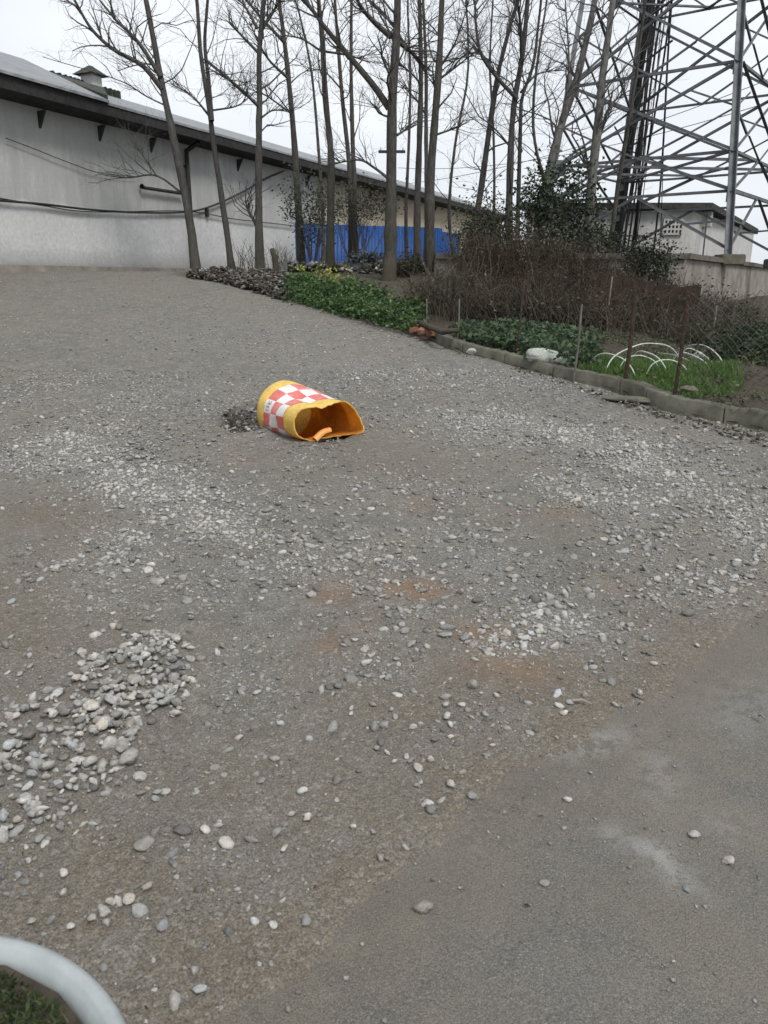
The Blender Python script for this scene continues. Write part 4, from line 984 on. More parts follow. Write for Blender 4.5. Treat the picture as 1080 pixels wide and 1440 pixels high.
p = gb(575, 20.5); shrub('dark_bramble', 'dark bramble between the two thick trunks', 'bush', p, .7, .5, .28, p.z + .28, 1200, .035, OL + DG[:1], None, 14, 11, 22, M['twig'], .32, 160)

def dry_shrub(px, Y, hgt, wid, n, label, seed, cols):
    g = np.random.default_rng(5000 + seed); b = gb(px, Y, .1); root = thing('dry_shrub', label, 'shrub', b, 'dry brown shrubs below the retaining wall')
    t = Tubes(); P, Rr = [], []
    base = np.array(b) + np.stack([g.normal(0, wid * .5, n), g.normal(0, .35, n), np.full(n, -.06)], 1)
    ln = hgt * g.uniform(.45, 1.1, n); lean = g.normal(0, .22, (n, 2))
    u = np.linspace(0, 1, 6)
    pts = base[:, None, :] + np.stack([lean[:, :1] * ln[:, None] * u ** 1.5, lean[:, 1:] * ln[:, None] * u ** 1.5, ln[:, None] * u * (1 - .12 * u)], -1)
    pts = pts + g.normal(0, .025, pts.shape) * u[None, :, None]
    cols = np.array(cols); tn = cols[g.integers(0, len(cols), n)] * g.uniform(.6, 1.4, (n, 1))
    if n < 60:                                           # few enough to tell apart: each stalk a part
        for q in range(n):
            t1 = Tubes(); t1.add(pts[q:q + 1], np.linspace(.008, .003, 6)[None], 4, tn[q:q + 1])
            for k in range(1, 5):
                d = g.normal(0, .1, 3); d[2] = abs(d[2]) + .06; t1.add(np.array([[pts[q, k], pts[q, k] + d * .5, pts[q, k] + d]]), np.array([[.004, .003, .002]]), 3, tn[q:q + 1])
            local(t1.build('stalk', M['dry'], root, False))
        return
    t.add(pts, np.broadcast_to(np.linspace(.009, .003, 6), (n, 6)), 3, tn)
    m_ = n * 4; i = g.integers(0, n, m_); k = g.integers(1, 6, m_); s = pts[i, k]; d = g.normal(0, .18, (m_, 3)); d[:, 2] = np.abs(d[:, 2]) + .03
    tw_ = np.stack([s, s + d * .5 + g.normal(0, .015, d.shape), s + d], 1)
    t.add(tw_, np.broadcast_to(np.array([.004, .003, .0018]), (m_, 3)), 3, tn[i])
    local(t.build('stem', M['dry'], root, False))
    q = n * 5; i = g.integers(0, n, q); k = g.integers(1, 6, q); pos = pts[i, k] + g.normal(0, .07, (q, 3))
    V_, F_, T_ = leaf_cloud(pos, g.uniform(.015, .042, q), np.where(g.random((q, 1)) < .55, tn[i] * 1.2, np.array([[.05, .062, .032]]) * g.uniform(.5, 1.4, (q, 1))), None, g); local(mesh_np('leaves', V_, F_, M['leaf'], root, T_))
RB = [(.085, .067, .05), (.055, .045, .035), (.12, .10, .075), (.045, .042, .03)]
GB_ = [(.09, .08, .058), (.06, .055, .04), (.14, .125, .095)]
for k, (px, Y, hg, wd, n, lab, cl) in enumerate([
    (615, 14.0, .62, .45, 240, 'tangle of dry grass behind the broken brick kerb end', GB_),
    (650, 15.5, .55, .5, 220, 'grey-brown dry shrub before the pale end of the retaining wall', GB_),
    (690, 17.0, 1.2, .8, 380, 'dry shrub below the olive-brown shrub', RB),
    (742, 17.6, 1.3, .8, 420, 'reddish dry shrub behind the first garden fence post', RB),
    (790, 17.4, 1.3, .8, 420, 'dense dry shrub below the glossy evergreen', RB),
    (838, 17.2, 1.25, .8, 420, 'dark dry shrub behind the pale thin stake', RB),
    (885, 16.2, .9, .8, 420, 'dry stems in front of the dark fine-leaved shrub', RB),
    (940, 16.6, .85, .8, 420, 'rust-brown dry shrub behind the white hoops', RB),
    (990, 15.6, .62, .7, 300, 'thin dry shrub before the stained corner of the retaining wall', GB_),
    (1050, 14.5, .5, .7, 260, 'grey dry shrub behind the low leafy bush', GB_),
    (690, 13.4, .5, .7, 320, 'low dry tangle at the far end of the vegetable bed', RB),
    (755, 13.0, .5, .7, 320, 'low dry tangle along the back of the vegetable bed', RB),
    (820, 12.9, .5, .7, 300, 'low dry tangle between vegetable bed and pale stake', RB),
    (1010, 13.2, .55, .8, 320, 'low grey tangle behind the white hoops and bush', GB_),
    (345, 24.5, .9, .35, 26, 'few dry stalks against the white warehouse wall', GB_),
    (396, 24.5, .8, .4, 40, 'dry stalks beside the low broken stump', GB_),
    (770, 14.8, .75, .9, 300, 'short dry stems at the back of the vegetable bed', RB),
    (880, 14.2, .7, .9, 300, 'short brown stems behind the grass bed', RB)]):
    dry_shrub(px, Y, hg * (1.04 if px < 930 else .9), wd, int(n * (.74 if n > 60 else .8)), lab, k, cl)

# garden soil between the kerb and the wall
KERB_PX = [(592, 470), (622, 485), (655, 499), (690, 509), (722, 517), (760, 527), (800, 537), (842, 546), (880, 556), (912, 569), (945, 580), (1010, 594), (1080, 608), (1180, 640), (1400, 700)]
KP = [hit(a, b) for a, b in KERB_PX]
ks = spline([(p.x, p.y, 0) for p in KP], 120)[:, :2]
nbk = 60; tb_ = np.linspace(0, 1, nbk) ** 1.4
back = np.stack([np.linspace(C0.x - .6, 15, 120), np.full(120, WY + .05) + np.linspace(0, 1, 120) ** 4 * 0], 1)
XG = ks[:, None, :] * (1 - tb_)[None, :, None] + back[:, None, :] * tb_[None, :, None]
gx, gy = XG[..., 0], XG[..., 1]
MND = hit(1050, 560)
def garden_z(x, y):
    x = np.asarray(x, float); y = np.asarray(y, float)
    return h0(x, y) + .08 + .06 * vnoise(x, y, .7, 51) + .05 * vnoise(x, y, .2, 52) + .02 * vnoise(x, y, .07, 53) + .2 * np.exp(-((x - MND.x - .2) / .7) ** 2 - ((y - MND.y - .5) / .5) ** 2)
gz_ = garden_z(gx, gy); gz_[:, 0] = h0(gx[:, 0], gy[:, 0]) + .02
IG = np.arange(120 * nbk).reshape(120, nbk)
gs = struct(mesh_np('garden_soil', np.stack([gx, gy, gz_], -1).reshape(-1, 3), np.stack([IG[:-1, :-1], IG[1:, :-1], IG[1:, 1:], IG[:-1, 1:]], -1).reshape(-1, 4), M['soil'], smooth=True), 'dark garden soil behind the low kerb')

kx = np.array([p.x for p in KP]); ky = np.array([p.y for p in KP])
def inside(q, m): return q[q[:, 1] > np.interp(q[:, 0], kx, ky) + m]
# kerb
kb = thing('concrete_kerb', 'low weathered concrete kerb curving along the garden bed', 'kerb', tuple(KP[4]))
kfine = spline([(p.x, p.y, 0) for p in KP], 260)[:, :2]
cuts = [0, 34, 66, 100, 143, 164, 205, 259]
for q in range(len(cuts) - 1):
    seg = kfine[cuts[q]:cuts[q + 1] + 1]; T = np.gradient(seg, axis=0); T /= np.linalg.norm(T, axis=1, keepdims=True); nn = np.stack([-T[:, 1], T[:, 0]], 1)
    if q: seg = seg.copy(); seg[0] += T[0] * .012
    s_ = np.arange(len(seg)) + cuts[q]
    hz = .125 + (.018 if q >= 4 else 0) + .015 * vnoise(s_, s_ * 0, 9., 61) + .012 * vnoise(s_, s_ * 0, 2.1, 62)
    rows = []
    for off, up in ((-.005, -.15), (.0, .0), (.004, 1), (.02, 1.08), (.13, 1.08), (.15, .98), (.15, -.15)):
        z = h0(seg[:, 0], seg[:, 1]) + hz * up
        wob = .012 * vnoise(s_, s_ * 0 + off * 100, 3., 63)
        rows.append(np.stack([seg[:, 0] + nn[:, 0] * (off + wob), seg[:, 1] + nn[:, 1] * (off + wob), z], 1))
    m_ = len(seg); Vk = np.concatenate(rows); Fk = []
    for r in range(6): Fk += [(r * m_ + j, r * m_ + j + 1, (r + 1) * m_ + j + 1, (r + 1) * m_ + j) for j in range(m_ - 1)]
    Fk = np.array(Fk)
    caps = np.array([[r * m_ for r in range(7)], [r * m_ + m_ - 1 for r in range(6, -1, -1)]])
    local(mesh_np('kerb_stone', Vk, [Fk, caps], M['concrete'], kb))
# slabs fallen flat in front of the kerb
def rock(name, label, cat, px, py, wpx, hpx, mat, seed, sub=2, flat=.6, off=0, group=None, depth=.8):
    g = np.random.default_rng(seed); p = hit(px, py, off); dep = to_px(*p)[2]
    w_, h_ = wpx / F_PX * dep / 2, hpx / F_PX * dep
    bm = bmesh.new(); bmesh.ops.create_icosphere(bm, subdivisions=sub + 1, radius=1)
    ds = [(g.normal(size=3), g.uniform(.55, .9)) for _ in range(9)]
    for v in bm.verts:
        c = np.array(v.co)
        for d, k in ds:
            d = d / np.linalg.norm(d); e = c @ d
            if e > k: c = c - d * (e - k) * .9
        v.co = c * (1 + .03 * g.normal())
        v.co.x *= w_; v.co.y *= w_ * depth; v.co.z = v.co.z * h_ * .62 + h_ * .35
    bmesh.ops.rotate(bm, verts=bm.verts, cent=(0, 0, 0), matrix=Matrix.Rotation(g.uniform(-.4, .4), 3, 'Z'))
    o = bm_obj(name, bm, mat, None, False); o.location = p; return tag(o, label, cat, group)
rock('concrete_slab', 'flat broken concrete slab lying against the kerb', 'slab', 893, 566, 92, 9, M['concrete'], 3, 2, depth=.25)
rock('rubble_stone', 'pale rough stone lying at the foot of the kerb', 'stone', 667, 502, 24, 11, M['sack'], 5)
rock('garden_rock', 'pale stone block on the soil behind the kerb', 'stone', 968, 552, 30, 9, M['concrete'], 9, off=.12)
rock('bagged_rubbish', 'small pale plastic bag lying between the white hoops', 'bag', 982, 508, 24, 15, M['sack'], 13, off=.1)

# white woven sack slumped on the kerb
def sack(px, py, wpx, hpx, label, seed):
    p = hit(px, py, .10) + Vector((.04, .16, 0)); dep = to_px(*p)[2]; w_, h_ = wpx / F_PX * dep / 2, hpx / F_PX * dep
    n = 40; m_ = 22; Vs = []
    for i in range(m_ + 1):
        th = math.pi * i / m_
        for j in range(n):
            ph = 2 * math.pi * j / n
            x = math.sin(th) * math.cos(ph); y = math.sin(th) * math.sin(ph); z = math.cos(th)
            lump = 1 + .16 * math.sin(3 * x + seed) * math.cos(2.3 * z + 1) + .05 * math.sin(9 * x + 7 * y + seed) + .025 * math.sin(23 * x + 19 * z)
            Vs.append((p.x + w_ * x * lump * (1.05 + .15 * (z < 0)), p.y + w_ * .6 * y * lump + .1, p.z + h_ * .5 + h_ * .52 * max(z, -.75) * lump * (1 - .3 * max(x, 0) * (z > 0))))
    Vs = np.array(Vs); I_ = np.arange((m_ + 1) * n).reshape(m_ + 1, n)
    F_ = np.stack([I_[:-1], np.roll(I_[:-1], -1, 1), np.roll(I_[1:], -1, 1), I_[1:]], -1).reshape(-1, 4)
    return tag(mesh_np('white_sack', Vs, F_, M['sack'], smooth=True), label, 'sack')
sack(768, 518, 54, 24, 'slumped greenish white woven sack on the kerb', 1)
sack(797, 519, 18, 14, 'small tied end of a white sack beside the slumped sack', 2)
# bricks at the end of the kerb
for k, (px, py, a, b_, sc_) in enumerate([(588, 468, .3, .1, 1.0), (598, 477, -.5, .35, 1.0), (583, 474, 1.1, -.2, .8), (605, 480, .2, .1, .7), (592, 480, .9, .5, .5)]):
    p = hit(px, py); bm = bmesh.new(); bm_box(bm, (0, 0, .05), (.24 * sc_, .115 * sc_, .09 * sc_), None, .012)
    for v in bm.verts: v.co += Vector(np.random.default_rng(k).normal(0, .006, 3))
    o = bm_obj('broken_brick', bm, M['brick'] if k != 4 else M['concrete']); o.location = p + Vector((0, 0, .04)); o.rotation_euler = (b_, b_ * .5, a)
    tag(o, ['broken red brick topmost at the kerb end', 'tilted red brick leaning on the kerb end', 'smaller red brick nearest the weeds', 'half brick on the road side of the kerb end', 'grey lump of mortar among the red bricks'][k], 'brick', 'broken bricks at the kerb end')
t = Tubes(); t.one([hit(590, 470) + Vector((0, 0, .15)), hit(612, 474, .2) + Vector((.1, .1, .05)), hit(640, 482, .2) + Vector((.1, .5, .12))], [.05, .045, .03], 8)
tag(t.build('wooden_branch', M['bark_mossy']), 'short grey log lying across the bricks at the kerb end', 'log')

# garden hoops
HP = [([(820, 508), (844, 498), (868, 501), (885, 513), (898, 531)], 'low white hoop nearest the rusty post'),
      ([(848, 526), (862, 503), (892, 487), (916, 483), (945, 490), (965, 515)], 'tall white hoop crossing the two nearest fence posts'),
      ([(882, 510), (895, 496), (911, 496), (928, 506), (943, 530)], 'white hoop inside the tall hoop'),
      ([(915, 505), (930, 497), (950, 500), (974, 510), (988, 524)], 'flat white hoop behind the slim dark post'),
      ([(938, 512), (955, 497), (975, 500), (992, 510), (1003, 524)], 'second flat white hoop behind the slim dark post'),
      ([(950, 508), (965, 491), (984, 496), (1000, 508), (1009, 522)], 'white hoop arching over the plastic bag'),
      ([(950, 495), (970, 486), (990, 486), (1010, 500), (1027, 529)], 'widest white hoop beside the low leafy bush'),
      ([(868, 518), (880, 505), (900, 500), (920, 508), (930, 522)], 'short white hoop in the middle of the grass bed'),
      ([(905, 528), (918, 512), (940, 506), (960, 514), (972, 532)], 'white hoop just behind the slim dark post foot')]
for k, (pts, lab) in enumerate(HP):
    Y0 = hit(*pts[0], .12).y if pts[0][1] > 505 else 11.6; Y1 = hit(*pts[-1], .12).y
    Y0 = min(Y0, 12.4); q = len(pts)
    W = [at(a, b, Y0 + (Y1 - Y0) * i / (q - 1)) for i, (a, b) in enumerate(pts)]
    W[0].z = float(garden_z(W[0].x, W[0].y)) - .03 if W[0].z - float(garden_z(W[0].x, W[0].y)) < .25 else W[0].z
    if W[0].z - float(garden_z(W[0].x, W[0].y)) >= .25: W = [Vector((W[0].x - .15, W[0].y + .1, float(garden_z(W[0].x, W[0].y)) - .03))] + W
    W[-1].z = min(W[-1].z, float(garden_z(W[-1].x, W[-1].y)) - .02)
    t = Tubes(); t.one(spline(W, 28), .008, 6); tag(t.build('garden_hoop', M['hoop']), lab, 'hoop', 'white hoops over the grass bed')

# wire fence along the kerb
fc = thing('wire_fence', 'leaning chain-link fence on mismatched stakes along the garden kerb', 'fence', tuple(KP[6]))
POSTS = [((722, 512), (737, 394), .014, 'rust', 'thin reddish stake'), ((805, 541), (818, 428), .014, 'wire', 'thin grey stake'), ((876, 556), (893, 418), .024, 'rust', 'thick rusty post'),
         ((945, 580), (966, 428), .02, 'rust', 'slim dark post'), ((640, 492), (646, 420), .012, 'wire', None), ((1130, 622), (1165, 372), .02, 'rust', None), ((596, 472), (600, 420), .012, 'wire', None)]
PT = []
for a, b, r_, mt, lab in POSTS:
    p = hit(*a) + Vector((.03, .09, 0)); q = at(b[0], b[1], p.y + .08)
    t = Tubes(); t.one([p - Vector((0, 0, .2)), p, p.lerp(q, .5) + Vector((.012, 0, 0)), q], r_, 7); o = local(t.build('post', M[mt], fc))
    if lab: o['label'] = lab
    PT.append((p, q))
PT.sort(key=lambda s: s[0].x)
Pw, Rw = [], []
for (p0, q0), (p1, q1) in zip(PT[:-1], PT[1:]):
    p0 = p0 + Vector((0, 0, .12)); p1 = p1 + Vector((0, 0, .12))
    L_ = (p1 - p0).length; n_ = max(2, int(L_ / .09)); hgt = 1.0; mrows = int(((q0 - p0).length + (q1 - p1).length) / 2 / .09)
    def pt(u, v):
        u_ = u / n_; v_ = v / mrows; a = p0.lerp(p1, u_); b = q0.lerp(q1, u_); sag = .06 * math.sin(math.pi * u_) * v_
        return a.lerp(b, v_) + Vector((.02 * math.sin(u * 1.7 + v * .8), .03 * math.sin(u * .6 + v), -sag))
    for s_ in (1, -1):
        for st in range(-mrows, n_ + mrows):
            run = [pt(st + s_ * v if s_ > 0 else st + mrows - v, v) for v in range(mrows + 1) if 0 <= (st + v if s_ > 0 else st + mrows - v) <= n_]
            for i in range(0, len(run) - 1, 3):
                seg = run[i:i + 4]
                if len(seg) < 2: continue
                Pw.append(spline(seg, 4)); Rw.append([.0026 if p1.x > 3.6 else .0010] * 4)
t = Tubes(); t.add(np.array(Pw), np.array(Rw), 3); local(t.build('wire_mesh', M['wire'], fc, False))
for a, b, lab in (((851, 470), (861, 389), 'pale thin stake in the bed behind the vegetables'), ((1003, 470), (1008, 430), 'pale dead stalk before the brown boards'), ((906, 500), (922, 438), 'thin brown stake standing before the brown boards')):
    Y = 13.2; p = at(*a, Y); q = at(*b, Y); g0 = float(garden_z(p.x, Y)); t = Tubes(); t.one([(p.x - (q.x - p.x) * .2, Y, min(g0, p.z) - .1), p, q], [.016, .014, .012], 6)
    tag(t.build('garden_stake', M['retain'] if 'pale' in lab else M['rust']), lab, 'stake')
# brown boards behind the bed
bb = thing('board_fence', 'low brown board fence half hidden behind the hoops and dry stems', 'fence', tuple(gb(930, 14.9, .1)))
for k in range(14):
    px = 838 + k * 11; p = gb(px, 15.0, .05); bm = bmesh.new(); bm_box(bm, (p.x, 15.0 + .01 * (k % 2), p.z + .42), (.142, .02, .88 + .05 * math.sin(k * 2.1)), Matrix.Rotation(.02 * math.sin(k), 3, 'Y')); local(bm_obj('board', bm, M['brown_board'], bb))

# vegetables, grass, weeds
def blades(pos, hgt, width, tint, g, lean=.35):
    n = len(pos); a = g.uniform(0, 2 * np.pi, n); s = np.stack([np.cos(a), np.sin(a), np.zeros(n)], 1) * width[:, None]
    d = np.stack([g.normal(0, lean, n), g.normal(0, lean, n), np.ones(n)], 1) * hgt[:, None]
    b2 = d * .55; b2[:, :2] *= .55
    V = np.stack([pos - s, pos + s, pos + b2 + s * .7, pos + b2 - s * .7, pos + d], 1).reshape(-1, 3); i = np.arange(n)[:, None] * 5
    return V, [i + [[0, 1, 2, 3]], i + [[3, 2, 4]]], np.repeat(tint, 5, 0)
def poly_sample(poly, n, g):
    P = np.array(poly, float); lo, hi = P.min(0), P.max(0); out_ = []
    while len(out_) < n:
        q = g.uniform(lo, hi, (n * 2, 2)); ins = np.zeros(len(q), bool); j = len(P) - 1
        for i in range(len(P)):
            c = ((P[i, 1] > q[:, 1]) != (P[j, 1] > q[:, 1])) & (q[:, 0] < (P[j, 0] - P[i, 0]) * (q[:, 1] - P[i, 1]) / (P[j, 1] - P[i, 1] + 1e-12) + P[i, 0]); ins ^= c; j = i
        out_ += list(q[ins])
    return np.array(out_[:n])
def hits(poly_px, off): return [(lambda p: (p.x, p.y))(hit(a, b, off)) for a, b in poly_px]
g = np.random.default_rng(77)
pol = hits([(628, 482), (690, 502), (740, 512), (800, 522), (830, 510), (835, 478), (740, 464), (660, 462)], .12)
q = inside(poly_sample(pol, 460, g), .42); pz = garden_z(q[:, 0], q[:, 1])
pos = np.repeat(np.c_[q, pz], 22, 0); m_ = len(pos); pos = pos + np.c_[g.normal(0, .09, (m_, 2)), g.uniform(.02, .19, m_)]
cols = np.array([(.045, .085, .038), (.075, .12, .05), (.10, .15, .07), (.06, .10, .06)])
V_, F_, T_ = leaf_cloud(pos, g.uniform(.02, .055, m_), cols[g.integers(0, 4, m_)] * g.uniform(.6, 1.3, (m_, 1)), None, g, .6)
stuff(mesh_np('vegetable_leaves', V_, F_, M['leaf'], None, T_), 'dense bed of dark green leafy vegetables behind the kerb', 'vegetables')
pol = hits([(800, 532), (880, 546), (950, 560), (1030, 558), (1062, 532), (1000, 512), (900, 500), (822, 508)], .12)
q = inside(poly_sample(pol, 36000, g), .22); q = q[vnoise(q[:, 0], q[:, 1], .3, 97) + .6 * vnoise(q[:, 0], q[:, 1], .1, 98) > -.2 + .25 * g.normal(size=len(q)) + .55 * sstep(2.9, 4.6, q[:, 0])]; pz = garden_z(q[:, 0], q[:, 1]); m_ = len(q); cl_ = vnoise(q[:, 0], q[:, 1], .25, 71)
cols = np.array([(.085, .18, .035), (.12, .23, .05), (.065, .135, .03), (.16, .24, .07)])
V_, F_, T_ = blades(np.c_[q, pz - .01], g.uniform(.03, .13, m_) * (1 + 1.3 * cl_), np.full(m_, .0045), cols[g.integers(0, 4, m_)] * g.uniform(.7, 1.25, (m_, 1)), g)
stuff(mesh_np('grass', V_, F_, M['grass'], None, T_), 'bright green grass bed under the white hoops', 'grass')
pol = hits([(640, 486), (800, 520), (900, 545), (1000, 575), (1090, 590), (1090, 500), (900, 474), (700, 455)], .12)
q = inside(poly_sample(pol, 420, g), .25); pz = garden_z(q[:, 0], q[:, 1]); pos = np.repeat(np.c_[q, pz], 14, 0); m_ = len(pos); sp_ = np.repeat(g.uniform(.3, 1.2, len(q)), 14)
pos = pos + np.c_[g.normal(0, .06, (m_, 2)) * sp_[:, None], g.uniform(0, .11, m_) * sp_]
cols = np.array([(.05, .09, .035), (.09, .14, .05), (.12, .12, .06), (.13, .10, .065), (.06, .08, .04)])
V_, F_, T_ = leaf_cloud(pos, g.uniform(.01, .035, m_), cols[g.integers(0, 5, m_)] * g.uniform(.6, 1.3, (m_, 1)), None, g, .45)
stuff(mesh_np('garden_weeds', V_, F_, M['leaf'], None, T_), 'scattered small weeds over the bare garden soil', 'weeds')
# roadside weeds with yellow flowers
pol = [(p.x, p.y) for p in (hit(402, 424), hit(450, 437), hit(520, 455), hit(586, 474))] + [(hit(590, 474).x + .2, hit(586, 474).y + 2.2), (hit(520, 455).x, hit(520, 455).y + 2.4), (hit(450, 437).x, hit(450, 437).y + 2.6), (hit(402, 424).x, hit(402, 424).y + 2.2)]
q = poly_sample(pol, 1100, g); pz = h0(q[:, 0], q[:, 1]); pos = np.repeat(np.c_[q, pz], 24, 0); m_ = len(pos)
hh_ = np.repeat(g.uniform(.08, .40, len(q)) * (1 + 1.2 * vnoise(q[:, 0], q[:, 1], .5, 95)) * .85, 24)
pos = pos + np.c_[g.normal(0, .10, (m_, 2)), g.random(m_) * hh_ + .02]
cols = np.array([(.05, .10, .03), (.085, .155, .045), (.12, .19, .065), (.06, .11, .04), (.035, .07, .025)])
V_, F_, T_ = leaf_cloud(pos, g.uniform(.012, .052, m_), cols[g.integers(0, 5, m_)] * g.uniform(.6, 1.3, (m_, 1)), None, g, .5)
stuff(mesh_np('weeds', V_, F_, M['leaf'], None, T_), 'lush green weeds along the edge of the gravel road', 'weeds')
q = poly_sample([(hit(404, 414).x, hit(404, 414).y + .4), (hit(470, 430).x, hit(470, 430).y + .7), (hit(520, 448).x, hit(520, 448).y + 1.4), (hit(480, 430).x, hit(480, 430).y + 2.6), (hit(410, 416).x, hit(410, 416).y + 2.0)], 55, g)
pz = h0(q[:, 0], q[:, 1]); pos = np.repeat(np.c_[q, pz + g.uniform(.24, .5, len(q))], 5, 0); m_ = len(pos); pos += g.normal(0, .035, pos.shape)
V_, F_, T_ = leaf_cloud(pos, g.uniform(.018, .04, m_), np.array([(.34, .33, .06), (.22, .27, .06), (.42, .39, .09)])[g.integers(0, 3, m_)], None, g, .8)
stuff(mesh_np('yellow_flowers', V_, F_, M['leaf'], None, T_), 'yellow rape flowers standing over the green weeds', 'flowers')
# litter bank under the trees
def litter(poly, n, smin, smax, cols, name, lab, zup=.05, hump=0):
    q = poly_sample(poly, n, g); pz = h0(q[:, 0], q[:, 1]) + g.uniform(0, zup, n) + hump * g.random(n) * (.5 + vnoise(q[:, 0], q[:, 1], .8, 81))
    s = g.uniform(smin, smax, n); cols = np.array(cols); tn = cols[g.integers(0, len(cols), n)] * g.uniform(.6, 1.35, (n, 1))
    cube = np.array([[x, y, z] for x in (-1, 1) for y in (-1, 1) for z in (-1, 1)], float); fc_ = np.array([[0, 1, 3, 2], [4, 6, 7, 5], [0, 4, 5, 1], [2, 3, 7, 6], [0, 2, 6, 4], [1, 5, 7, 3]])
    RMx = rotm(g.uniform(0, 6.28, n), g.normal(0, .5, n), g.normal(0, .5, n)); v = cube[None] * np.stack([s, s * g.uniform(.4, .9, n), s * g.uniform(.08, .4, n)], 1)[:, None, :] * (1 + .25 * g.normal(size=(n, 8, 3)))
    P = np.einsum('bij,bnj->bni', RMx, v) + np.c_[q, pz][:, None, :]
    return stuff(mesh_np(name, P.reshape(-1, 3), (fc_[None] + (np.arange(n) * 8)[:, None, None]).reshape(-1, 4), M['debris'], None, np.repeat(tn, 8, 0)), lab, 'litter')
pol = [(p.x, p.y) for p in (hit(262, 391), hit(300, 398), hit(350, 411), hit(405, 426))] + [(hit(405, 424).x + .2, hit(405, 424).y + 2.8), (hit(350, 409).x, hit(350, 409).y + 3.4), (hit(262, 391).x, hit(262, 391).y + 1.5)]
litter(pol, 4200, .015, .06, [(.06, .053, .044), (.11, .096, .08), (.16, .148, .13), (.085, .074, .06), (.28, .27, .26), (.04, .037, .032), (.075, .06, .045)], 'leaf_litter', 'bank of dead leaves and scrap under the bare trees', .10, .16)
pol = [(at(a, 400, Y_).x, Y_) for a, Y_ in ((410, 22.6), (470, 21.8), (545, 21.0), (600, 20.5), (620, 25), (520, 28), (410, 28))]
litter(pol, 3000, .02, .11, [(.07, .06, .045), (.15, .13, .11), (.22, .21, .2), (.05, .045, .035), (.42, .42, .41)], 'rubbish', 'scattered rubbish and dead leaves before the blue hoarding', .12, .22)
pol = [(hit(1080, 630).x, hit(1080, 630).y), (hit(940, 590).x, hit(940, 590).y), (hit(800, 545).x, hit(800, 545).y), (hit(640, 500).x, hit(640, 500).y), (hit(640, 495).x + .02, hit(640, 495).y), (hit(800, 540).x, hit(800, 540).y), (hit(945, 582).x, hit(945, 582).y), (hit(1080, 612).x, hit(1080, 612).y)]
litter(pol, 420, .006, .022, [(.12, .10, .08), (.2, .19, .17), (.28, .27, .25), (.10, .10, .06)], 'kerb_rubble', 'line of fine rubble and dead leaves along the kerb foot', .01)
# dark tarpaulin heap with a white rag
p = gb(505, 22.0)
def heap(p, w_, d_, h_, name, mat, lab, cat, seed):
    n = 40; gx_, gy_ = np.meshgrid(np.linspace(-1, 1, n), np.linspace(-1, 1, n)); r = np.sqrt(gx_ ** 2 + gy_ ** 2)
    z = h_ * np.clip(1 - r ** 2, -.2, 1) * (1 + .5 * vnoise(gx_, gy_, .5, seed)) + .16 * h_ * vnoise(gx_ + gy_, gy_, .16, seed + 1)
    Vh = np.stack([p.x + gx_ * w_, p.y + gy_ * d_, p.z - .05 + z], -1).reshape(-1, 3); I_ = np.arange(n * n).reshape(n, n)
    return tag(mesh_np(name, Vh, np.stack([I_[:-1, :-1], I_[:-1, 1:], I_[1:, 1:], I_[1:, :-1]], -1).reshape(-1, 4), mat, smooth=True), lab, cat)
heap(p, .7, .45, .30, 'tarpaulin_heap', M['tarp'], 'heap under a dark tarpaulin beside the thickest tree', 'heap', 5)
p2 = at(528, 404, 21.2); heap(Vector((p2.x, 21.2, p2.z - .1)), .12, .1, .32, 'white_rag', M['sack'], 'white rag on the dark tarpaulin heap', 'rag', 9)
heap(gb(575, 21.8), .8, .5, .38, 'earth_heap', M['soil'], 'dark earth heap behind the weeds between thick trunks', 'heap', 15)

# ------------------------------------------------------------------ the crushed traffic barrel
Yf = hit(462, 617).y; 
ax = Vector((-.46, .88, .0)).normalized()
pf = hit(462, 616) + Vector((0, 0, .02)); BCK = at(401, 579, Yf + .62)
RIM_PX = [(413, 599), (412, 592), (415, 585), (421, 578), (428, 575), (436, 573), (446, 572), (452, 575), (459, 571), (468, 567), (478, 565.5), (490, 567), (499, 576), (506, 588), (510, 601), (509.5, 606), (502, 610), (484, 612), (468, 613), (452, 616), (441, 620.5), (428, 617), (419, 611)]
nrm_ = (ax + Vector((0, 0, .22))).normalized()
def rim_at(px, py):
    d = Vector(ray(px, py)); o_ = Vector((0, 0, CAM_H)); t_ = (pf - o_).dot(nrm_) / d.dot(nrm_); return o_ + d * t_
rim = [rim_at(a, b) for a, b in RIM_PX]; rim_c = sum(rim, Vector()) / len(rim)
axis = (BCK - rim_c).normalized()
ux = axis.cross(Vector((0, 0, 1))).normalized(); uz = ux.cross(axis).normalized()
if uz.z < 0: uz = -uz
NR, NA = 56, 24
angs = np.array([math.atan2((p - rim_c).dot(uz), (p - rim_c).dot(ux)) for p in rim])
def resample_closed(P, n):
    P = np.array([tuple(p) for p in P]); P = np.vstack([P, P[:1]]); s = np.r_[0, np.cumsum(np.linalg.norm(np.diff(P, axis=0), axis=1))]
    u = np.linspace(0, s[-1], n, endpoint=False); return np.stack([np.interp(u, s, P[:, k]) for k in range(3)], 1)
rimN = resample_closed(rim, NR)
a0 = math.atan2((Vector(rimN[0]) - rim_c).dot(uz), (Vector(rimN[0]) - rim_c).dot(ux)); a1 = math.atan2((Vector(rimN[3]) - rim_c).dot(uz), (Vector(rimN[3]) - rim_c).dot(ux))
sgn = 1 if ((a1 - a0 + math.pi) % (2 * math.pi) - math.pi) > 0 else -1
RB_ = .297
circ = np.array([tuple(BCK + ux * RB_ * math.cos(a0 + sgn * 2 * math.pi * k / NR) + uz * RB_ * math.sin(a0 + sgn * 2 * math.pi * k / NR)) for k in range(NR)])
ts = np.array([0, .02, .05, .1, .15, .2, .22, .26, .3, .34, .39, .43, .48, .53, .57, .62, .67, .72, .76, .79, .84, .9, .95, .985, 1.0])
rings = []
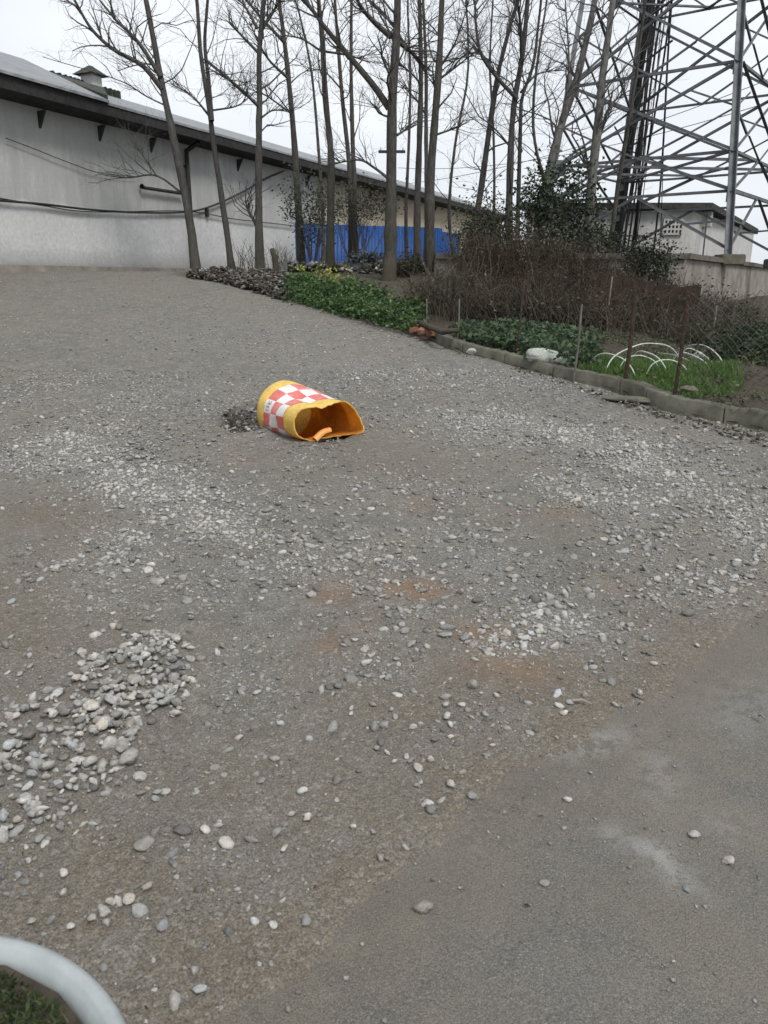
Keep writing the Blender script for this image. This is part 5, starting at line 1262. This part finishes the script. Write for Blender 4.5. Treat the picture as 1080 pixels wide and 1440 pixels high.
for t_ in ts:
    e = float(sstep(-.25, 1.05, t_)) ; e = (e - float(sstep(-.25, 1.05, 0))) / (float(sstep(-.25, 1.05, 1)) - float(sstep(-.25, 1.05, 0)))
    ctr = np.array(BCK) * (1 - t_) + np.array(rim_c) * t_
    sh = (circ - np.array(BCK)) * (1 - e) + (rimN - np.array(rim_c)) * e
    k = 1.0 + (.028 if (t_ < .17 or t_ > .79) else 0) - (.05 if t_ < .01 else 0)
    k *= 1 + .02 * math.sin(t_ * math.pi)
    dent = np.array([.012 * math.sin(5 * 2 * math.pi * j / NR + 3 * t_) * t_ for j in range(NR)])
    rings.append(ctr + sh * (k + dent[:, None]))
G = np.array(rings)
gb_ = np.random.default_rng(12); bx = np.arange(NR)[None, :] * .035; bt = ts[:, None] * .8
dn_ = .5 * (vnoise(bx, bt, .22, 201) + vnoise(np.arange(NR)[::-1][None, :] * .035, bt, .22, 203)) * .05 + .012 * vnoise(bx, bt, .08, 202)
cn_ = G.mean(1, keepdims=True); rd_ = G - cn_; G = cn_ + rd_ * (1 + (dn_ / .28)[..., None] * np.sin(np.pi * np.clip(ts * .85 + .1, 0, 1))[:, None, None])
G[-1] += gb_.normal(0, .004, (NR, 3)); G[-1] += np.array(axis)[None] * (.02 * vnoise(bx[0], bx[0] * 0, .11, 204))[:, None]
barrel = thing('traffic_barrel', 'crushed yellow traffic barrel with red and white checks lying in the pothole', 'traffic barrel', (BAR_C.x, BAR_C.y, float(h0(BAR_C.x, BAR_C.y))))
def ring_part(i0, i1, name, mats, matf=None, inner=False, scale=1.0):
    sub = G[i0:i1 + 1].copy()
    if scale != 1.0:
        for q in range(len(sub)): c = sub[q].mean(0); sub[q] = c + (sub[q] - c) * scale
    n = len(sub); I_ = np.arange(n * NR).reshape(n, NR)
    F_ = np.stack([I_[:-1], np.roll(I_[:-1], -1, 1), np.roll(I_[1:], -1, 1), I_[1:]], -1)
    o = mesh_np(name, sub.reshape(-1, 3), F_.reshape(-1, 4), mats, barrel, smooth=True); local(o)
    if matf is not None: o.data.polygons.foreach_set('material_index', np.array([[matf(a + i0, b) for b in range(NR)] for a in range(n - 1)], np.int32).ravel())
    return o
ring_part(0, len(ts) - 1, 'shell', M['yellow'])
def chk(a, b):
    t_ = (ts[a] + ts[a + 1]) / 2; c = 0 if t_ < .39 else 1 if t_ < .57 else 2
    return (c + (b + 2) // 4) % 2
i0 = int(np.where(ts == .2)[0][0]); i1 = int(np.where(ts == .76)[0][0])
ring_part(i0, i1, 'reflective_band', [M['red_sheet'], M['white_sheet']], chk, scale=1.012)
ring_part(0, len(ts) - 1, 'inner_shell', M['orange'], scale=.965)
# rim strip closing the wall thickness
Vr = np.concatenate([G[-1], G[-1].mean(0) + (G[-1] - G[-1].mean(0)) * .965]); j = np.arange(NR)
local(mesh_np('rim', Vr + np.array(-axis) * .003, np.stack([j, np.roll(j, -1), np.roll(j, -1) + NR, j + NR], -1), M['yellow'], barrel))
e0 = G[0]; Vc = np.vstack([e0, e0.mean(0) + (e0 - e0.mean(0)) * .6 + np.array(axis) * .01, [e0.mean(0) + np.array(axis) * .02]])
local(mesh_np('end_cap', Vc, [np.stack([j, np.roll(j, -1), np.roll(j, -1) + NR, j + NR], -1), np.stack([j + NR, np.roll(j, -1) + NR, np.full(NR, 2 * NR)], -1)], M['orange'], barrel, smooth=True))
# curled tongue of plastic at the lip
ta = rim_at(443, 619); tb2 = rim_at(468, 606) + axis * .05
pts = spline([ta, ta.lerp(tb2, .5) + Vector((0, 0, .02)), tb2], 12); n = 9; Vt = []
for q, c in enumerate(pts):
    d = Vector(pts[min(q + 1, 11)] - pts[max(q - 1, 0)]).normalized(); s_ = d.cross(Vector((0, 0, 1))).normalized(); u_ = s_.cross(d)
    for k in range(n):
        a = math.pi * (1.15 * k / (n - 1) - .08); rr = .034 * (1 - .15 * q / 11); Vt.append(tuple(Vector(c) + s_ * rr * math.cos(a) + u_ * rr * math.sin(a)))
I_ = np.arange(12 * n).reshape(12, n)
tf = local(mesh_np('torn_flap', np.array(Vt), np.stack([I_[:-1, :-1], I_[:-1, 1:], I_[1:, 1:], I_[1:, :-1]], -1).reshape(-1, 4), flat_mat('pale_orange_plastic', (.72, .34, .10), .5, .12), barrel, smooth=True))
# small printed characters on the white check nearest the end
def cell_pt(t_, b, k=1.02):
    i = int(np.clip(np.searchsorted(ts, t_) - 1, 0, len(ts) - 2)); f = (t_ - ts[i]) / (ts[i + 1] - ts[i]); b_ = int(b) % NR; g_ = b - int(b)
    p = (G[i, b_] * (1 - f) + G[i + 1, b_] * f) * (1 - g_) + (G[i, (b_ + 1) % NR] * (1 - f) + G[i + 1, (b_ + 1) % NR] * f) * g_
    c = G[i].mean(0) * (1 - f) + G[i + 1].mean(0) * f; return c + (p - c) * k
cand = [(cell_pt(.29, b + 2), b) for b in range(2, NR, 4)]
cand = [(abs(to_px(*p)[0] - 376) + abs(to_px(*p)[1] - 578), b) for p, b in cand if chk(i0, b) == 1]
bsel = min(cand)[1]
Vp, Fp = [], []
for k, (u0, u1, v0, v1) in enumerate([(.25, .27, .6, 1.1), (.25, .33, .6, .72), (.31, .33, .6, 1.1), (.25, .27, 1.5, 2.0), (.29, .31, 1.5, 2.0), (.25, .33, 1.7, 1.82), (.25, .33, 2.5, 2.62), (.28, .3, 2.4, 2.95), (.25, .33, 2.85, 2.95), (.26, .27, 3.2, 3.5), (.3, .32, 3.2, 3.5)]):
    for u_, v_ in ((u0, v0), (u1, v0), (u1, v1), (u0, v1)): Vp.append(cell_pt(u_, bsel + v_))
    Fp.append([4 * k + q for q in range(4)])
local(mesh_np('printed_mark', np.array(Vp), np.array(Fp), M['print'], barrel))

# ------------------------------------------------------------------ white planter in the near corner
ZR = .45
def on_plane(px, py, z): d = ray(px, py); t_ = (z - CAM_H) / d[2]; return np.array([d[0] * t_, d[1] * t_])
A, B_, C_ = on_plane(0, 1310, ZR), on_plane(117, 1355, ZR), on_plane(182, 1440, ZR)
mat_ = 2 * np.array([B_ - A, C_ - A]); rhs = np.array([B_ @ B_ - A @ A, C_ @ C_ - A @ A]); cen = np.linalg.solve(mat_, rhs); rad_o = np.linalg.norm(A - cen)
print('planter centre', cen, 'radius', rad_o, 'ns', ns, 'barrel', BAR_C[:], 'pf', pf[:])
Ai = on_plane(47, 1356, ZR); rad_i = np.linalg.norm(Ai - cen)
pl = thing('round_planter', 'white glazed round planter rim in the near bottom corner', 'planter', (cen[0], cen[1], 0))
prof = [(rad_o * .72, .0), (rad_o * .80, .02), (rad_o * .92, .3), (rad_o * .97, .40), (rad_o * .995, .425), (rad_o * 1.0, .437), (rad_o * .985, .449), ((rad_o + rad_i) / 2, .455), (rad_i * 1.03, .449), (rad_i, .436), (rad_i * .985, .425), (rad_i * .98, .40)]
n = 72; Vl = []
for r_, z in prof:
    for k in range(n): a = 2 * math.pi * k / n; Vl.append((cen[0] + r_ * math.cos(a), cen[1] + r_ * math.sin(a), z))
I_ = np.arange(len(prof) * n).reshape(len(prof), n)
local(mesh_np('pot', np.array(Vl), np.stack([I_[:-1], np.roll(I_[:-1], -1, 1), np.roll(I_[1:], -1, 1), I_[1:]], -1).reshape(-1, 4), M['planter'], pl, smooth=True))
rr_, aa_ = np.meshgrid(np.linspace(0, rad_i * .975, 14), np.linspace(0, 2 * np.pi, 40)); xs_ = cen[0] + rr_ * np.cos(aa_); ys_ = cen[1] + rr_ * np.sin(aa_)
Vs = np.stack([xs_, ys_, .434 + .02 * vnoise(xs_, ys_, .05, 91)], -1).reshape(-1, 3); I_ = np.arange(40 * 14).reshape(40, 14)
local(mesh_np('potting_soil', Vs, np.stack([I_[:-1, :-1], I_[1:, :-1], I_[1:, 1:], I_[:-1, 1:]], -1).reshape(-1, 4), M['soil'], pl, smooth=True))
m_ = 20000; a = g.uniform(0, 6.283, m_); r_ = rad_i * .93 * np.sqrt(g.random(m_)); q = np.c_[cen[0] + r_ * np.cos(a), cen[1] + r_ * np.sin(a)]
kp = vnoise(q[:, 0], q[:, 1], .07, 92) > -.45; q = q[kp]; m_ = len(q)
cols = np.array([(.045, .075, .025), (.07, .10, .035), (.03, .05, .02), (.09, .10, .05)])
V_, F_, T_ = blades(np.c_[q, np.full(m_, .437)], g.uniform(.004, .012, m_), np.full(m_, .0028), cols[g.integers(0, 4, m_)] * g.uniform(.6, 1.3, (m_, 1)), g, .8)
mo = local(mesh_np('moss', V_, F_, M['grass'], pl, T_)); mo['kind'] = 'stuff'
# dead leaf scraps over the yard
n_ = 420; y_ = np.sqrt(g.uniform(1.3 ** 2, 9 ** 2, n_)); x_ = g.uniform(-1, 1, n_) * (y_ * .6 + .4)
z_ = np.maximum(h(x_, y_), h0(x_, y_) - .012 - .06 * (asphalt_side(x_, y_) < 0)) + .008
cols = np.array([(.16, .12, .06), (.10, .075, .045), (.07, .06, .045), (.26, .22, .14), (.05, .045, .04)])
V_, F_, T_ = leaf_cloud(np.c_[x_, y_, z_], g.uniform(.004, .014, n_), cols[g.integers(0, 5, n_)], None, g, .4)
stuff(mesh_np('dead_leaves', V_, F_, M['debris'], None, T_), 'small brown leaf scraps scattered over the gravel and asphalt', 'leaves')
# twigs lying on the gravel
for k, (a, b, lab) in enumerate([((805, 990), (832, 998), 'short pale twig beside the stone cluster near the asphalt edge'), ((1066, 1012), (1074, 1020), 'tiny dry twig on the dark asphalt')]):
    p, q = hit(*a), hit(*b); t = Tubes(); t.one([p + Vector((0, 0, .012)), p.lerp(q, .5) + Vector((0, .004, .02)), q + Vector((0, 0, .012))], [.006, .005, .003], 6); tag(t.build('dry_twig', M['retain']), lab, 'twig')
